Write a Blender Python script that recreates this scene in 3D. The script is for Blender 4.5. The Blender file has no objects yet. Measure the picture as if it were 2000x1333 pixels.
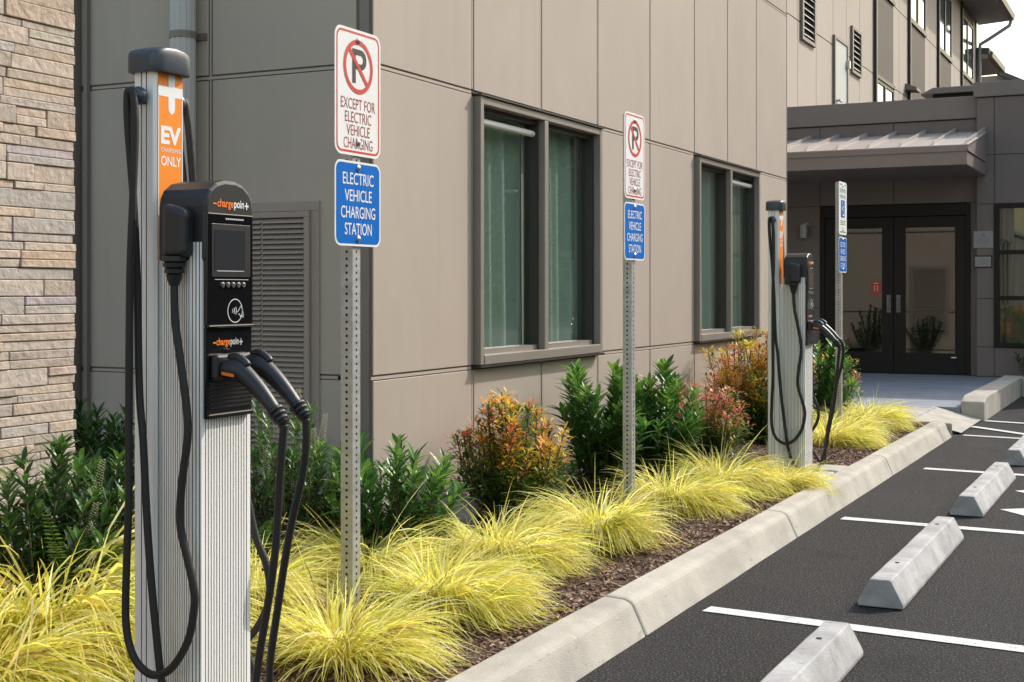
import bpy, math, random
from mathutils import Vector, Matrix, noise
R = math.radians
sc = bpy.context.scene
col = sc.collection

# ------------------------------------------------------------------ camera, sky, sun, exposure
F = 2650.0                                   # focal length in pixels of a 2000 px wide picture
TH = math.atan(1303 / F); S, Cc = math.sin(TH), math.cos(TH)
CAMH = 1.38
cam = bpy.data.cameras.new('camera'); camo = bpy.data.objects.new('camera', cam); col.objects.link(camo)
camo.location = (0, 0, CAMH); camo.rotation_euler = (R(90), 0, TH)
cam.sensor_width = 36; cam.lens = 36 * F / 2000; cam.shift_y = -0.05025
cam.clip_start = .05; cam.clip_end = 2000
sc.camera = camo
EL, AZ = R(39.5), R(61)                        # sun: height, angle from +X towards +Y
sunv = Vector((math.cos(EL) * math.cos(AZ), math.cos(EL) * math.sin(AZ), math.sin(EL)))
w = bpy.data.worlds.new('World'); sc.world = w; w.use_nodes = True
nt = w.node_tree
sky = nt.nodes.new('ShaderNodeTexSky'); sky.sky_type = 'NISHITA'; sky.sun_disc = False
sky.sun_elevation = EL; sky.sun_rotation = math.pi / 2 - AZ; sky.dust_density = 2.5; sky.air_density = 1.8; sky.ozone_density = .6
bg = nt.nodes['Background']; nt.links.new(sky.outputs[0], bg.inputs[0]); bg.inputs[1].default_value = 0.15
sl = bpy.data.lights.new('sun', 'SUN'); sl.energy = 2.0; sl.angle = R(.53); sl.color = (1, .955, .90)
so = bpy.data.objects.new('sun', sl); col.objects.link(so)
so.rotation_euler = sunv.to_track_quat('Z', 'Y').to_euler(); so.location = (10, 10, 20)
sc.view_settings.view_transform = 'Standard'; sc.view_settings.look = 'None'
sc.view_settings.exposure = 0.82; sc.view_settings.gamma = 1
sc.cycles.max_bounces = 10; sc.cycles.transparent_max_bounces = 12

# ------------------------------------------------------------------ measured points of the place
def _d(px): t = (px - 1000) / F; return (-S + t * Cc, Cc + t * S)
def PZ(px, py, z):
    Z = F * (CAMH - z) / (py - 566); a = _d(px); return Vector((a[0] * Z, a[1] * Z, z))
def PY(px, py, Y):
    a = _d(px); Z = Y / a[1]; return Vector((a[0] * Z, Y, CAMH + (566 - py) / F * Z))
def PX(px, py, X):
    a = _d(px); Z = X / a[0]; return Vector((X, a[1] * Z, CAMH + (566 - py) / F * Z))

# ------------------------------------------------------------------ materials
def mat(name, colr, rough=.6, metal=0., var=0., vscale=3., bump=0., bscale=60., spec=.5, attr=False,
        transl=0., streak=None, speck=None, coat=0., col2=None, stains=()):
    m = bpy.data.materials.new(name); m.use_nodes = True
    n = m.node_tree.nodes; l = m.node_tree.links
    p = n['Principled BSDF']
    p.inputs['Roughness'].default_value = rough; p.inputs['Metallic'].default_value = metal
    p.inputs['Specular IOR Level'].default_value = spec
    p.inputs['Coat Weight'].default_value = coat
    p.inputs['Base Color'].default_value = (*colr, 1)
    tc = n.new('ShaderNodeTexCoord'); co = tc.outputs['Object']
    src = None
    if attr:
        a = n.new('ShaderNodeVertexColor'); a.layer_name = 'tint'; src = a.outputs['Color']
    if var or col2:
        nz = n.new('ShaderNodeTexNoise'); nz.inputs['Scale'].default_value = vscale; nz.inputs['Detail'].default_value = 6
        nz.inputs['Roughness'].default_value = .62
        if streak:
            mp = n.new('ShaderNodeMapping'); mp.inputs['Scale'].default_value = streak
            l.new(co, mp.inputs['Vector']); l.new(mp.outputs[0], nz.inputs['Vector'])
        else: l.new(co, nz.inputs['Vector'])
        mx = n.new('ShaderNodeMix'); mx.data_type = 'RGBA'
        rp = n.new('ShaderNodeMapRange'); rp.inputs[1].default_value = .3; rp.inputs[2].default_value = .7
        l.new(nz.outputs['Fac'], rp.inputs[0]); l.new(rp.outputs[0], mx.inputs['Factor'])
        if src is not None:
            mx.blend_type = 'MULTIPLY'
            mx.inputs['Factor'].default_value = 1
            g = n.new('ShaderNodeMix'); g.data_type = 'RGBA'
            g.inputs['A'].default_value = (1 - var, 1 - var, 1 - var, 1); g.inputs['B'].default_value = (1 + var, 1 + var, 1 + var, 1)
            l.new(rp.outputs[0], g.inputs['Factor'])
            m.node_tree.links.remove(mx.inputs['Factor'].links[0])
            l.new(src, mx.inputs['A']); l.new(g.outputs['Result'], mx.inputs['B'])
        else:
            mx.inputs['A'].default_value = (*[c * (1 - var) for c in colr], 1)
            mx.inputs['B'].default_value = (*(col2 if col2 else [min(1, c * (1 + var)) for c in colr]), 1)
        src = mx.outputs['Result']
    if speck:                                 # small aggregate: (scale, colour, share)
        v = n.new('ShaderNodeTexNoise'); v.inputs['Scale'].default_value = speck[0]; v.inputs['Detail'].default_value = 3
        l.new(co, v.inputs['Vector'])
        rp = n.new('ShaderNodeMapRange'); rp.inputs[1].default_value = speck[2]; rp.inputs[2].default_value = speck[2] + .12
        l.new(v.outputs['Fac'], rp.inputs[0])
        mx = n.new('ShaderNodeMix'); mx.data_type = 'RGBA'; l.new(rp.outputs[0], mx.inputs['Factor'])
        if src is not None: l.new(src, mx.inputs['A'])
        else: mx.inputs['A'].default_value = (*colr, 1)
        mx.inputs['B'].default_value = (*speck[1], 1); src = mx.outputs['Result']
    for scl, thr, wid, amt, tone, stretch in stains:     # blotches, drips and scuffs with shapes of their own
        v = n.new('ShaderNodeTexNoise'); v.inputs['Scale'].default_value = scl; v.inputs['Detail'].default_value = 5; v.inputs['Roughness'].default_value = .6
        mp = n.new('ShaderNodeMapping'); mp.inputs['Scale'].default_value = stretch; l.new(co, mp.inputs['Vector']); l.new(mp.outputs[0], v.inputs['Vector'])
        rp = n.new('ShaderNodeMapRange'); rp.inputs[1].default_value = thr; rp.inputs[2].default_value = thr + wid; rp.inputs[4].default_value = amt
        l.new(v.outputs['Fac'], rp.inputs[0])
        mx = n.new('ShaderNodeMix'); mx.data_type = 'RGBA'; l.new(rp.outputs[0], mx.inputs['Factor'])
        if src is not None: l.new(src, mx.inputs['A'])
        else: mx.inputs['A'].default_value = (*colr, 1)
        mx.inputs['B'].default_value = (*tone, 1); src = mx.outputs['Result']
    if src is not None: l.new(src, p.inputs['Base Color'])
    if bump:
        nz = n.new('ShaderNodeTexNoise'); nz.inputs['Scale'].default_value = bscale; nz.inputs['Detail'].default_value = 5
        l.new(co, nz.inputs['Vector'])
        b = n.new('ShaderNodeBump'); b.inputs['Strength'].default_value = bump; b.inputs['Distance'].default_value = .01
        l.new(nz.outputs['Fac'], b.inputs['Height']); l.new(b.outputs[0], p.inputs['Normal'])
    if transl:
        t = n.new('ShaderNodeBsdfTranslucent'); ms = n.new('ShaderNodeMixShader'); ms.inputs[0].default_value = transl
        if src is not None: l.new(src, t.inputs['Color'])
        else: t.inputs['Color'].default_value = (*colr, 1)
        out = n['Material Output']
        l.new(p.outputs[0], ms.inputs[1]); l.new(t.outputs[0], ms.inputs[2]); l.new(ms.outputs[0], out.inputs['Surface'])
    return m

def glass(name, tint, refl):
    m = bpy.data.materials.new(name); m.use_nodes = True
    n = m.node_tree.nodes; l = m.node_tree.links; n.remove(n['Principled BSDF'])
    t = n.new('ShaderNodeBsdfTransparent'); t.inputs[0].default_value = (*tint, 1)
    g = n.new('ShaderNodeBsdfGlossy'); g.inputs['Roughness'].default_value = .01; g.inputs[0].default_value = (.95, 1, .98, 1)
    lw = n.new('ShaderNodeLayerWeight'); lw.inputs[0].default_value = .5      # same on both sides of the pane
    fr = n.new('ShaderNodeMath'); fr.operation = 'POWER'; fr.inputs[1].default_value = 5; l.new(lw.outputs['Facing'], fr.inputs[0])
    ad = n.new('ShaderNodeMath'); ad.operation = 'ADD'; ad.inputs[1].default_value = refl; ad.use_clamp = True
    l.new(fr.outputs[0], ad.inputs[0])
    ms = n.new('ShaderNodeMixShader'); l.new(ad.outputs[0], ms.inputs[0]); l.new(t.outputs[0], ms.inputs[1]); l.new(g.outputs[0], ms.inputs[2])
    l.new(ms.outputs[0], n['Material Output'].inputs['Surface'])
    return m

WALLC = (.415, .346, .288)
m_panel = mat('beige_panel', WALLC, .75, var=.06, vscale=1.3, bump=.12, bscale=9, streak=(1, 1, .6), stains=((9, .56, .25, .30, (.31, .26, .21), (1, 1, .07)), (2.2, .60, .2, .22, (.45, .39, .33), (1, 1, 1))))
m_panelt = mat('beige_panel_tinted', WALLC, .75, attr=True, var=.06, vscale=1.3, bump=.12, bscale=9, streak=(1, 1, .6), stains=((9, .56, .25, .30, (.31, .26, .21), (1, 1, .07)), (2.2, .60, .2, .22, (.45, .39, .33), (1, 1, 1))))
m_panel_dim = mat('taupe_panel', (.33, .262, .225), .75, var=.06, vscale=1.4, bump=.05, bscale=300)
m_joint = mat('joint_metal', (.10, .085, .07), .6)
m_trim = mat('bronze_trim', (.20, .165, .14), .5, var=.06, vscale=4)
m_frame = mat('window_frame_bronze', (.25, .215, .185), .42, var=.05, vscale=5)
m_framedark = mat('window_sash_dark', (.035, .03, .028), .45)
m_glass = glass('window_glass', (.78, .87, .80), .20)
m_doorglass = glass('door_glass', (.45, .46, .42), .10)
m_curtain = mat('curtain_fabric', (.70, .77, .70), .9, transl=.3)
m_room = mat('room_wall', (.22, .215, .20), .9)
m_blind = mat('roller_blind_fabric', (.6, .6, .57), .8)
m_stone = mat('ledge_stone', (.45, .36, .29), .85, attr=True, var=.16, vscale=20, bump=.8, bscale=34)
m_mortar = mat('stone_backing', (.26, .22, .185), .95)
m_concrete = mat('kerb_concrete', (.425, .39, .33), .85, var=.20, vscale=4, bump=.35, bscale=140, speck=(110, (.36, .33, .28), .62), stains=((3.2, .57, .12, .5, (.30, .27, .225), (1, .35, 1)), (14, .66, .05, .55, (.22, .195, .165), (1, .5, 2)), (7, .64, .06, .4, (.58, .54, .46), (1, 1, 1))))
m_stop = mat('cast_concrete', (.37, .36, .35), .8, var=.30, vscale=6, bump=.3, bscale=110, speck=(60, (.30, .29, .28), .66), stains=((5, .58, .1, .5, (.25, .24, .225), (1, .5, 2)), (16, .66, .04, .6, (.17, .16, .15), (1, 1, 1)), (11, .70, .04, .5, (.24, .17, .11), (1, 1, .4))))
m_foot = mat('footing_concrete', (.42, .40, .36), .85, var=.1, vscale=5, bump=.3, bscale=100)
m_asphalt = mat('asphalt', (.017, .0155, .0155), .9, var=.30, vscale=.9, bump=1.0, bscale=100, speck=(120, (.110, .100, .097), .535), spec=.25, stains=((1.6, .61, .06, .55, (.016, .015, .015), (1, 1, 1)), (.8, .56, .2, .25, (.075, .07, .066), (1, .25, 1)), (6, .68, .03, .6, (.015, .014, .014), (1, 1, 1))))
m_paint = mat('road_paint', (.66, .66, .64), .7, var=.08, vscale=10, bump=.4, bscale=170, speck=(130, (.17, .16, .155), .555), stains=((9, .60, .08, .55, (.30, .285, .27), (1, 1, 1)),))
m_walk = mat('stamped_concrete', (.25, .265, .30), .7, var=.40, vscale=2.2, bump=.4, bscale=30, streak=(1, 8, 1))
m_soil = mat('mulch_soil', (.085, .05, .035), .95, var=.45, vscale=22, bump=1, bscale=60)
m_mulch = mat('bark_chip', (.16, .10, .07), .9, attr=True, var=.2, vscale=60)
m_leaf = mat('leaf', (.05, .1, .03), .36, attr=True, transl=.38, spec=.5)
m_grass = mat('grass_blade', (.5, .45, .08), .45, attr=True, transl=.5, spec=.3)
m_stem = mat('woody_stem', (.13, .085, .055), .85, var=.3, vscale=40)
m_alu = mat('anodised_aluminium', (.94, .92, .88), .32, metal=.08)
m_groove = mat('groove_shade', (.30, .285, .26), .7)  # shade inside the aluminium grooves, painted as a darker colour on their faces
m_black = mat('black_plastic', (.018, .018, .02), .38, bump=.12, bscale=420, spec=.5)
m_cap = mat('slate_cap', (.045, .055, .07), .34, bump=.03, bscale=300, spec=.6)
m_gloss = mat('black_gloss', (.008, .008, .009), .09, spec=.6)
m_screen = mat('screen_glass', (.035, .036, .040), .12, spec=.6)
m_rubber = mat('cable_rubber', (.028, .025, .023), .5, spec=.3, bump=.1, bscale=150)
m_orange = mat('orange_vinyl', (.90, .255, .012), .42, var=.03)
m_white = mat('white_vinyl', (.80, .80, .78), .45)
m_orangetext = mat('orange_ink', (.85, .20, .02), .5)
m_greytext = mat('grey_ink', (.55, .55, .55), .4)
m_chrome = mat('button_metal', (.45, .45, .45), .25, metal=.9)
m_signwhite = mat('sign_sheeting_white', (.80, .79, .77), .5, spec=.2, var=.03, vscale=8)
m_signblue = mat('sign_sheeting_blue', (.0, .135, .50), .5, spec=.1, var=.04, vscale=8)
m_signred = mat('sign_ink_red', (.60, .035, .02), .42)
m_signmaroon = mat('sign_ink_maroon', (.32, .04, .03), .5)
m_signgreen = mat('sign_ink_green', (.02, .20, .08), .5)
m_ink = mat('sign_ink_black', (.02, .02, .022), .5)
m_alback = mat('sign_aluminium', (.6, .6, .6), .4, metal=.8)
m_galv = mat('galvanised_steel', (.46, .46, .45), .48, metal=.55, var=.2, vscale=24, bump=.1, bscale=60)
m_hole = mat('hole_dark', (.012, .012, .012), .9)
m_bolt = mat('bolt_zinc', (.62, .60, .58), .3, metal=.9)
m_downpipe = mat('downspout_paint', (.47, .445, .43), .5, var=.06, vscale=6)
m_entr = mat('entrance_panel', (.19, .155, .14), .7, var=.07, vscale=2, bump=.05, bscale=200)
m_coping = mat('coping_metal', (.22, .185, .165), .5, var=.05)
m_canopy = mat('canopy_metal', (.43, .37, .32), .45, var=.05, vscale=3)
m_fascia = mat('fascia_metal', (.27, .215, .19), .5, var=.05)
m_door = mat('door_bronze', (.016, .013, .012), .5, spec=.25)
m_far = mat('far_panel', (.46, .385, .325), .75, var=.04, vscale=.6)
m_spand = mat('spandrel_brown', (.085, .065, .055), .7, bump=.6, bscale=6)
m_soffit = mat('soffit_board', (.42, .38, .34), .8)
m_roofing = mat('roof_shingle', (.12, .12, .125), .85, bump=.3, bscale=20)
m_white_door = mat('door_paint_grey', (.52, .53, .50), .6)
m_farglass = mat('far_glass', (.10, .12, .14), .05, spec=1.0, coat=.6)
m_red = mat('red_decal', (.50, .06, .04), .5)
m_plaque = mat('plaque_metal', (.20, .19, .185), .4, metal=.3)
m_grave = mat('plaque_grey', (.30, .29, .28), .5)
m_rock = mat('boulder_stone', (.16, .14, .125), .9, var=.3, vscale=9, bump=.6, bscale=30)
m_lamp = mat('lamp_housing', (.30, .30, .30), .4, metal=.4)

# ------------------------------------------------------------------ mesh helpers
class MB:
    def __init__(s): s.v = []; s.f = []; s.mi = []; s.c = []
    def add(s, vs, fs, mi=0, c=None):
        b = len(s.v); s.v += [tuple(v) for v in vs]
        for f in fs: s.f.append(tuple(b + i for i in f)); s.mi.append(mi); s.c.append(c)
        return s
    def box(s, x0, x1, y0, y1, z0, z1, mi=0, c=None, j=None):
        vs = [(x, y, z) for z in (z0, z1) for y in (y0, y1) for x in (x0, x1)]
        if j: vs = [tuple(a + random.uniform(-j, j) for a in v) for v in vs]
        return s.add(vs, [(0, 2, 3, 1), (4, 5, 7, 6), (0, 1, 5, 4), (2, 6, 7, 3), (0, 4, 6, 2), (1, 3, 7, 5)], mi, c)
    def prism(s, poly, ax, a, b, mi=0, caps=True):
        """poly: 2D points counter-clockwise; ax 0: (y,z) along x, 1: (x,z) along y, 2: (x,y) along z"""
        def P(p, t): return (t, p[0], p[1]) if ax == 0 else ((p[0], t, p[1]) if ax == 1 else (p[0], p[1], t))
        n = len(poly); vs = [P(p, a) for p in poly] + [P(p, b) for p in poly]
        fs = []
        for i in range(n):
            j = (i + 1) % n
            q = (i, j, n + j, n + i); fs.append(q if ax != 1 else q[::-1])
        if caps:
            lo = tuple(range(n))[::-1]; hi = tuple(range(n, 2 * n))
            fs += [lo, hi] if ax != 1 else [lo[::-1], hi[::-1]]
        return s.add(vs, fs, mi)
    def tube(s, pts, r, n=8, mi=0, cap=True, c=None):
        pts = [Vector(p) for p in pts]; m = len(pts)
        rr = r if isinstance(r, (list, tuple)) else [r] * m
        u = None; rings = []
        for i, p in enumerate(pts):
            t = (pts[min(i + 1, m - 1)] - pts[max(i - 1, 0)]).normalized()
            if u is None: u = t.orthogonal().normalized()
            u = (u - t * u.dot(t)).normalized(); v = t.cross(u)
            rings.append([p + (u * math.cos(2 * math.pi * k / n) + v * math.sin(2 * math.pi * k / n)) * rr[i] for k in range(n)])
        vs = [q for ring in rings for q in ring]
        fs = [(i * n + k, i * n + (k + 1) % n, (i + 1) * n + (k + 1) % n, (i + 1) * n + k) for i in range(m - 1) for k in range(n)]
        if cap: fs += [tuple(range(n))[::-1], tuple((m - 1) * n + k for k in range(n))]
        return s.add(vs, fs, mi, c)
    def disc(s, o, u, v, r, n=12, mi=0, r2=None):
        o, u, v = Vector(o), Vector(u), Vector(v); r2 = r2 or r
        return s.add([o + u * r * math.cos(2 * math.pi * k / n) + v * r2 * math.sin(2 * math.pi * k / n) for k in range(n)], [tuple(range(n))], mi)
    def build(s, name, mats, parent=None, smooth=False, bevel=0, loc=None, seg=2):
        me = bpy.data.meshes.new(name); me.from_pydata(s.v, [], s.f); me.update()
        mats = mats if isinstance(mats, (list, tuple)) else [mats]
        for m in mats: me.materials.append(m)
        me.polygons.foreach_set('material_index', s.mi)
        if any(c is not None for c in s.c):
            ca = me.color_attributes.new('tint', 'FLOAT_COLOR', 'CORNER'); data = []
            for f, c in zip(s.f, s.c):
                c = c or (.5, .5, .5); data += [c[0], c[1], c[2], 1.] * len(f)
            ca.data.foreach_set('color', data)
        if smooth: me.polygons.foreach_set('use_smooth', [True] * len(me.polygons))
        o = bpy.data.objects.new(name, me); col.objects.link(o)
        if parent: o.parent = parent
        if loc: o.location = loc
        if bevel:
            b = o.modifiers.new('bevel', 'BEVEL'); b.width = bevel; b.segments = seg; b.limit_method = 'ANGLE'; b.angle_limit = R(35)
            b.harden_normals = False
        return o
def empty(name, loc=(0, 0, 0), rz=0):
    o = bpy.data.objects.new(name, None); col.objects.link(o); o.location = loc; o.rotation_euler[2] = rz; o.empty_display_size = .2; return o
def tag(o, label, cat, group=None, kind=None):
    if kind: o['kind'] = kind
    o['label'] = label; o['category'] = cat
    if group: o['group'] = group
    return o
def struct(o): o['kind'] = 'structure'; return o
def copy_tree(o, parent=None):
    c = o.copy(); col.objects.link(c)
    if parent: c.parent = parent
    for ch in list(o.children): copy_tree(ch, c)
    return c
def spline(pts, n=8):
    pts = [Vector(p) for p in pts]; out = []
    for i in range(len(pts) - 1):
        p0 = pts[max(i - 1, 0)]; p1 = pts[i]; p2 = pts[i + 1]; p3 = pts[min(i + 2, len(pts) - 1)]
        for k in range(n):
            t = k / n
            out.append(.5 * ((2 * p1) + (p2 - p0) * t + (2 * p0 - 5 * p1 + 4 * p2 - p3) * t * t + (3 * p1 - p0 - 3 * p2 + p3) * t ** 3))
    out.append(pts[-1]); return out
_txt = {}
def text_geo(body, bold=.0, depth=.0):
    key = (body, bold)
    if key in _txt: return _txt[key]
    cu = bpy.data.curves.new('lettering', 'FONT'); cu.body = body; cu.size = 1; cu.offset = bold; cu.fill_mode = 'FRONT'
    cu.resolution_u = 4
    ob = bpy.data.objects.new('lettering', cu); col.objects.link(ob)
    bpy.context.view_layer.update()
    dg = bpy.context.evaluated_depsgraph_get(); me = bpy.data.meshes.new_from_object(ob.evaluated_get(dg))
    vs = [v.co.copy() for v in me.vertices]; fs = [tuple(p.vertices) for p in me.polygons]
    bpy.data.objects.remove(ob); bpy.data.curves.remove(cu); bpy.data.meshes.remove(me)
    _txt[key] = (vs, fs); return vs, fs
def put_text(mb, body, x, y, z, width, height, mi=0, bold=.02, anchor='c', face='X'):
    """lettering on a plane facing +X (u = +Y) or facing -Y (u = +X); fitted to width x cap height; z = bottom line"""
    vs, fs = text_geo(body, bold)
    x0 = min(v.x for v in vs); x1 = max(v.x for v in vs); y0 = min(v.y for v in vs); y1 = max(v.y for v in vs)
    k = width / (x1 - x0); h = height / (y1 - y0)
    off = {'c': -width / 2, 'l': 0, 'r': -width}[anchor]
    out = []
    for v in vs:
        u = (v.x - x0) * k + off; t = (v.y - y0) * h
        out.append((x, y + u, z + t) if face == 'X' else (x + u, y, z + t))
    mb.add(out, fs, mi)
def rrect(w, h, r, n=6):
    pts = []
    for cx, cy, a0 in ((w / 2 - r, h / 2 - r, 0), (-w / 2 + r, h / 2 - r, 90), (-w / 2 + r, -h / 2 + r, 180), (w / 2 - r, -h / 2 + r, 270)):
        for k in range(n + 1):
            a = R(a0 + 90 * k / n); pts.append((cx + r * math.cos(a), cy + r * math.sin(a)))
    return pts
def ring2d(mb, po, pi_, x, z0, mi=0, y0=0):
    """flat band between two outlines of equal count, on a plane facing +X"""
    n = len(po); vs = [(x, y0 + p[0], z0 + p[1]) for p in po] + [(x, y0 + p[0], z0 + p[1]) for p in pi_]
    mb.add(vs, [(i, (i + 1) % n, n + (i + 1) % n, n + i) for i in range(n)], mi)
def flat2d(mb, poly, x, z0, mi=0, y0=0):
    mb.add([(x, y0 + p[0], z0 + p[1]) for p in poly], [tuple(range(len(poly)))], mi)

# ------------------------------------------------------------------ SETTING: ground, bed, kerb, walkway, markings
b = MB(); b.add([(-400, -400, 0), (400, -400, 0), (400, 400, 0), (-400, 400, 0)], [(0, 1, 2, 3)]); struct(b.build('parking_lot', m_asphalt))
KX0, KX1 = -1.905, -2.09
b = MB()
prof = [(-1.905, -.1), (-1.906, .0), (-1.955, .104), (-1.962, .117), (-1.972, .127), (-1.986, .134), (-2.0, .1375), (-2.09, .143), (-2.09, -.1)]
ys = [-6, -3.6, -1.2, .25, 2.7, 5.09, 7.48, 10.0, 10.31 + 1.2, 12.75]
ys = [-6, -3.6, -1.2, 1.0, 2.7, 5.09, 7.48, 10.31, 12.75]
def kerbseg(mb, y0, y1, n):
    secs = []
    for i in range(n + 1):
        y = y0 + (y1 - y0) * i / n
        secs.append([(px_ + .004 * noise.noise((px_ * 9, y * 1.7, pz * 9)), y, pz + .0035 * noise.noise((px_ * 7 + 5, y * 1.3, pz * 7))) for px_, pz in prof])
    k = len(prof); vs = [p for s_ in secs for p in s_]
    fs = [(i * k + j, i * k + (j + 1) % k, (i + 1) * k + (j + 1) % k, (i + 1) * k + j)[::-1] for i in range(n) for j in range(k)]
    fs += [tuple(range(k)), tuple(n * k + j for j in range(k))[::-1]]
    mb.add(vs, fs)
for a, c in zip(ys, ys[1:]): kerbseg(b, a + .004, c - .004, 14)
kerbseg(b, 12.754, 13.2, 4)
# rounded kerb end sweeping down to the ramp
b.prism([(-1.905, 13.204), (-1.925, 13.33), (-1.985, 13.43), (-2.09, 13.46), (-2.5, 13.46), (-2.5, 13.28), (-2.1, 13.28), (-2.09, 13.204)][::-1], 2, -.1, .128)
# kerb beyond the ramp, on the far side of the entrance walk
b.prism([(14.95, -.05), (18.9, -.05), (18.9, .25), (15.18, .25), (14.95, .20)], 0, -2.07, -1.83)
b.prism([(-1.83, .24), (-1.83, -.05), (4, -.05), (4, .24)], 1, 18.6, 18.85)
struct(b.build('kerb', m_concrete, bevel=.012))
b = MB(); nx, ny = 36, 110
for j in range(ny + 1):
    for i in range(nx + 1):
        x = -2.091 - 3.6 * i / nx; y = -4 + 17.45 * j / ny
        z = .098 + .06 * min(1, (i / nx) * 3) + .035 * noise.noise((x * 2.1, y * 2.1, 0)) * min(1, i / 3) + .012 * noise.noise((x * 9, y * 9, 3))
        b.v.append((x, y, z))
for j in range(ny):
    for i in range(nx):
        b.f.append((j * (nx + 1) + i, (j + 1) * (nx + 1) + i, (j + 1) * (nx + 1) + i + 1, j * (nx + 1) + i + 1)); b.mi.append(0); b.c.append(None)
bed = struct(b.build('planting_bed', m_soil, smooth=True))
def bedz(x, y):
    i = (-2.091 - x) / 3.6 * nx
    return .098 + .06 * min(1, max(0, i / nx) * 3) + .035 * noise.noise((x * 2.1, y * 2.1, 0)) * min(1, max(0, i) / 3) + .012 * noise.noise((x * 9, y * 9, 3))
random.seed(3)
b = MB(); pal = [(.20, .115, .07), (.30, .18, .11), (.12, .07, .045), (.42, .30, .21), (.24, .13, .08), (.15, .095, .065)]
for k in range(22000):
    x = -2.1 - abs(random.gauss(0, .55)) if k % 5 else random.uniform(-5.4, -2.1); y = random.uniform(1.5, 13.3)
    if x < -3.55 and y > 5.7: continue
    l_ = random.uniform(.004, .020); wd = random.uniform(.0022, .006); t = random.uniform(.0015, .004)
    M_ = Matrix.Translation((x, y, bedz(x, y) + .006)) @ Matrix.Rotation(random.uniform(0, 6.28), 4, 'Z') @ Matrix.Rotation(random.gauss(0, .35), 4, 'Y') @ Matrix.Rotation(random.gauss(0, .4), 4, 'X')
    vs = [M_ @ Vector((sx * l_, sy * wd, sz * t)) for sz in (-1, 1) for sy in (-1, 1) for sx in (-1, 1)]
    b.add(vs, [(4, 5, 7, 6), (0, 1, 5, 4), (2, 6, 7, 3), (0, 4, 6, 2), (1, 3, 7, 5)], 0, random.choice(pal))
tag(b.build('bark_mulch', m_mulch), 'loose brown bark mulch spread over the planting bed along the kerb', 'mulch', kind='stuff')
# walkway to the entrance and the pale apron at its edge
b = MB(); b.box(-9, -2.32, 13.47, 20.5, -.05, .135); b.add([(-2.32, 13.47, .135), (-1.915, 13.47, .012), (-1.915, 14.94, .012), (-2.32, 14.94, .135)], [(0, 1, 2, 3)])
b.box(-2.32, -2.075, 14.945, 20.5, -.05, .135)
struct(b.build('walkway', m_walk))
b = MB(); b.box(-9, -2.34, 13.48, 14.72, .1, .139); b.add([(-2.34, 13.475, .139), (-1.86, 13.475, .0165), (-1.86, 14.935, .0165), (-2.34, 14.935, .139)], [(0, 1, 2, 3)])
struct(b.build('walkway_apron', m_concrete))
b = MB()
for y in (2.823, 8.97): b.box(-2.62, -2.092, y - .24, y + .24, .0, .146)
b.box(-2.36, -2.092, 9.32, 9.62, 0, .14)
struct(b.build('concrete_pad', m_foot, bevel=.008))
# painted stall lines: every one unprojected to the asphalt, 0.1 m wide
b = MB()
def stripe(p, q, wd=.1):
    p = PZ(*p, .004); q = PZ(*q, .004); d = (q - p).normalized(); n_ = Vector((-d.y, d.x, 0)) * wd / 2; q = p + d * 4.8
    b.add([p - n_, q - n_, q + n_, p + n_], [(0, 1, 2, 3)])
stripe((1380, 1189), (2000, 1268)); stripe((1645, 1012), (2000, 1041)); stripe((1805, 915), (2000, 928)); stripe((1882, 850), (2000, 857), .085)
p, q = PZ(1897, 833, .0085), PZ(2000, 848, .0085); d = (q - p).normalized(); n_ = Vector((-d.y, d.x, 0)) * .05
b.add([p - n_, q + d * 2 - n_, q + d * 2 + n_, p + n_], [(0, 1, 2, 3)])
p, q = PZ(1925, 822, .0085), PZ(2000, 827, .0085); d = (q - p).normalized(); n_ = Vector((-d.y, d.x, 0)) * .05
b.add([p - n_, q + d * 2 - n_, q + d * 2 + n_, p + n_], [(0, 1, 2, 3)])
for tri in (((1953, 995), (2010, 993), (2040, 1012), (2010, 1010)), ((1982, 959), (2020, 956), (2040, 966), (2010, 965))):
    b.add([PZ(*t, .004) for t in tri], [(3, 2, 1, 0)])
struct(b.build('parking_marking', m_paint))

# ------------------------------------------------------------------ MAIN BUILDING
XF = -3.6; YC = 5.74; YE = 13.69
YJ = [5.742, 6.818, 7.736, 8.658, 9.688, 10.739, 11.657, 12.571, 13.69]
ZJ = [.20, .937, 2.50, 4.18, 7.2, 10.0]
main = empty('hotel_building', (XF, 9.5, 0))
tag(main, 'beige panelled building with two bronze windows and a stone clad wing at left', 'building')
def MP(mb, name, m, parent=None, **k):
    o = mb.build(name, m, parent or main, **k)
    if parent is None: o.location = (-XF, -9.5, 0)
    return o
b = MB(); bk = MB(); bd = MB(); g = .0145
for y in YJ[1:-1]:
    for z0, z1 in (((.2, .93), (2.51, 10)) if y in (YJ[2], YJ[6]) else ((.2, .92), (.955, 2.48), (2.52, 10))): bd.box(XF - .0088, XF - .003, y - .0055, y + .0055, z0, z1)
for x in (-4.602,): bd.box(x - .0055, x + .0055, YC + .003, YC + .0088, .2, 10)
for z in (.937, 2.5, 4.18, 7.2):
    for y0, y1 in ([(YJ[0], YJ[1] - .02), (YJ[3] + .02, YJ[5] - .02), (YJ[7] + .02, YE)] if z < 3 else [(YJ[0], YE)]): bd.box(XF - .0085, XF - .002, y0, y1, z - .0085, z + .0065)
    bd.box(-5.43, -3.67, YC + .002, YC + .0085, z - .0085, z + .0065)
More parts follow.
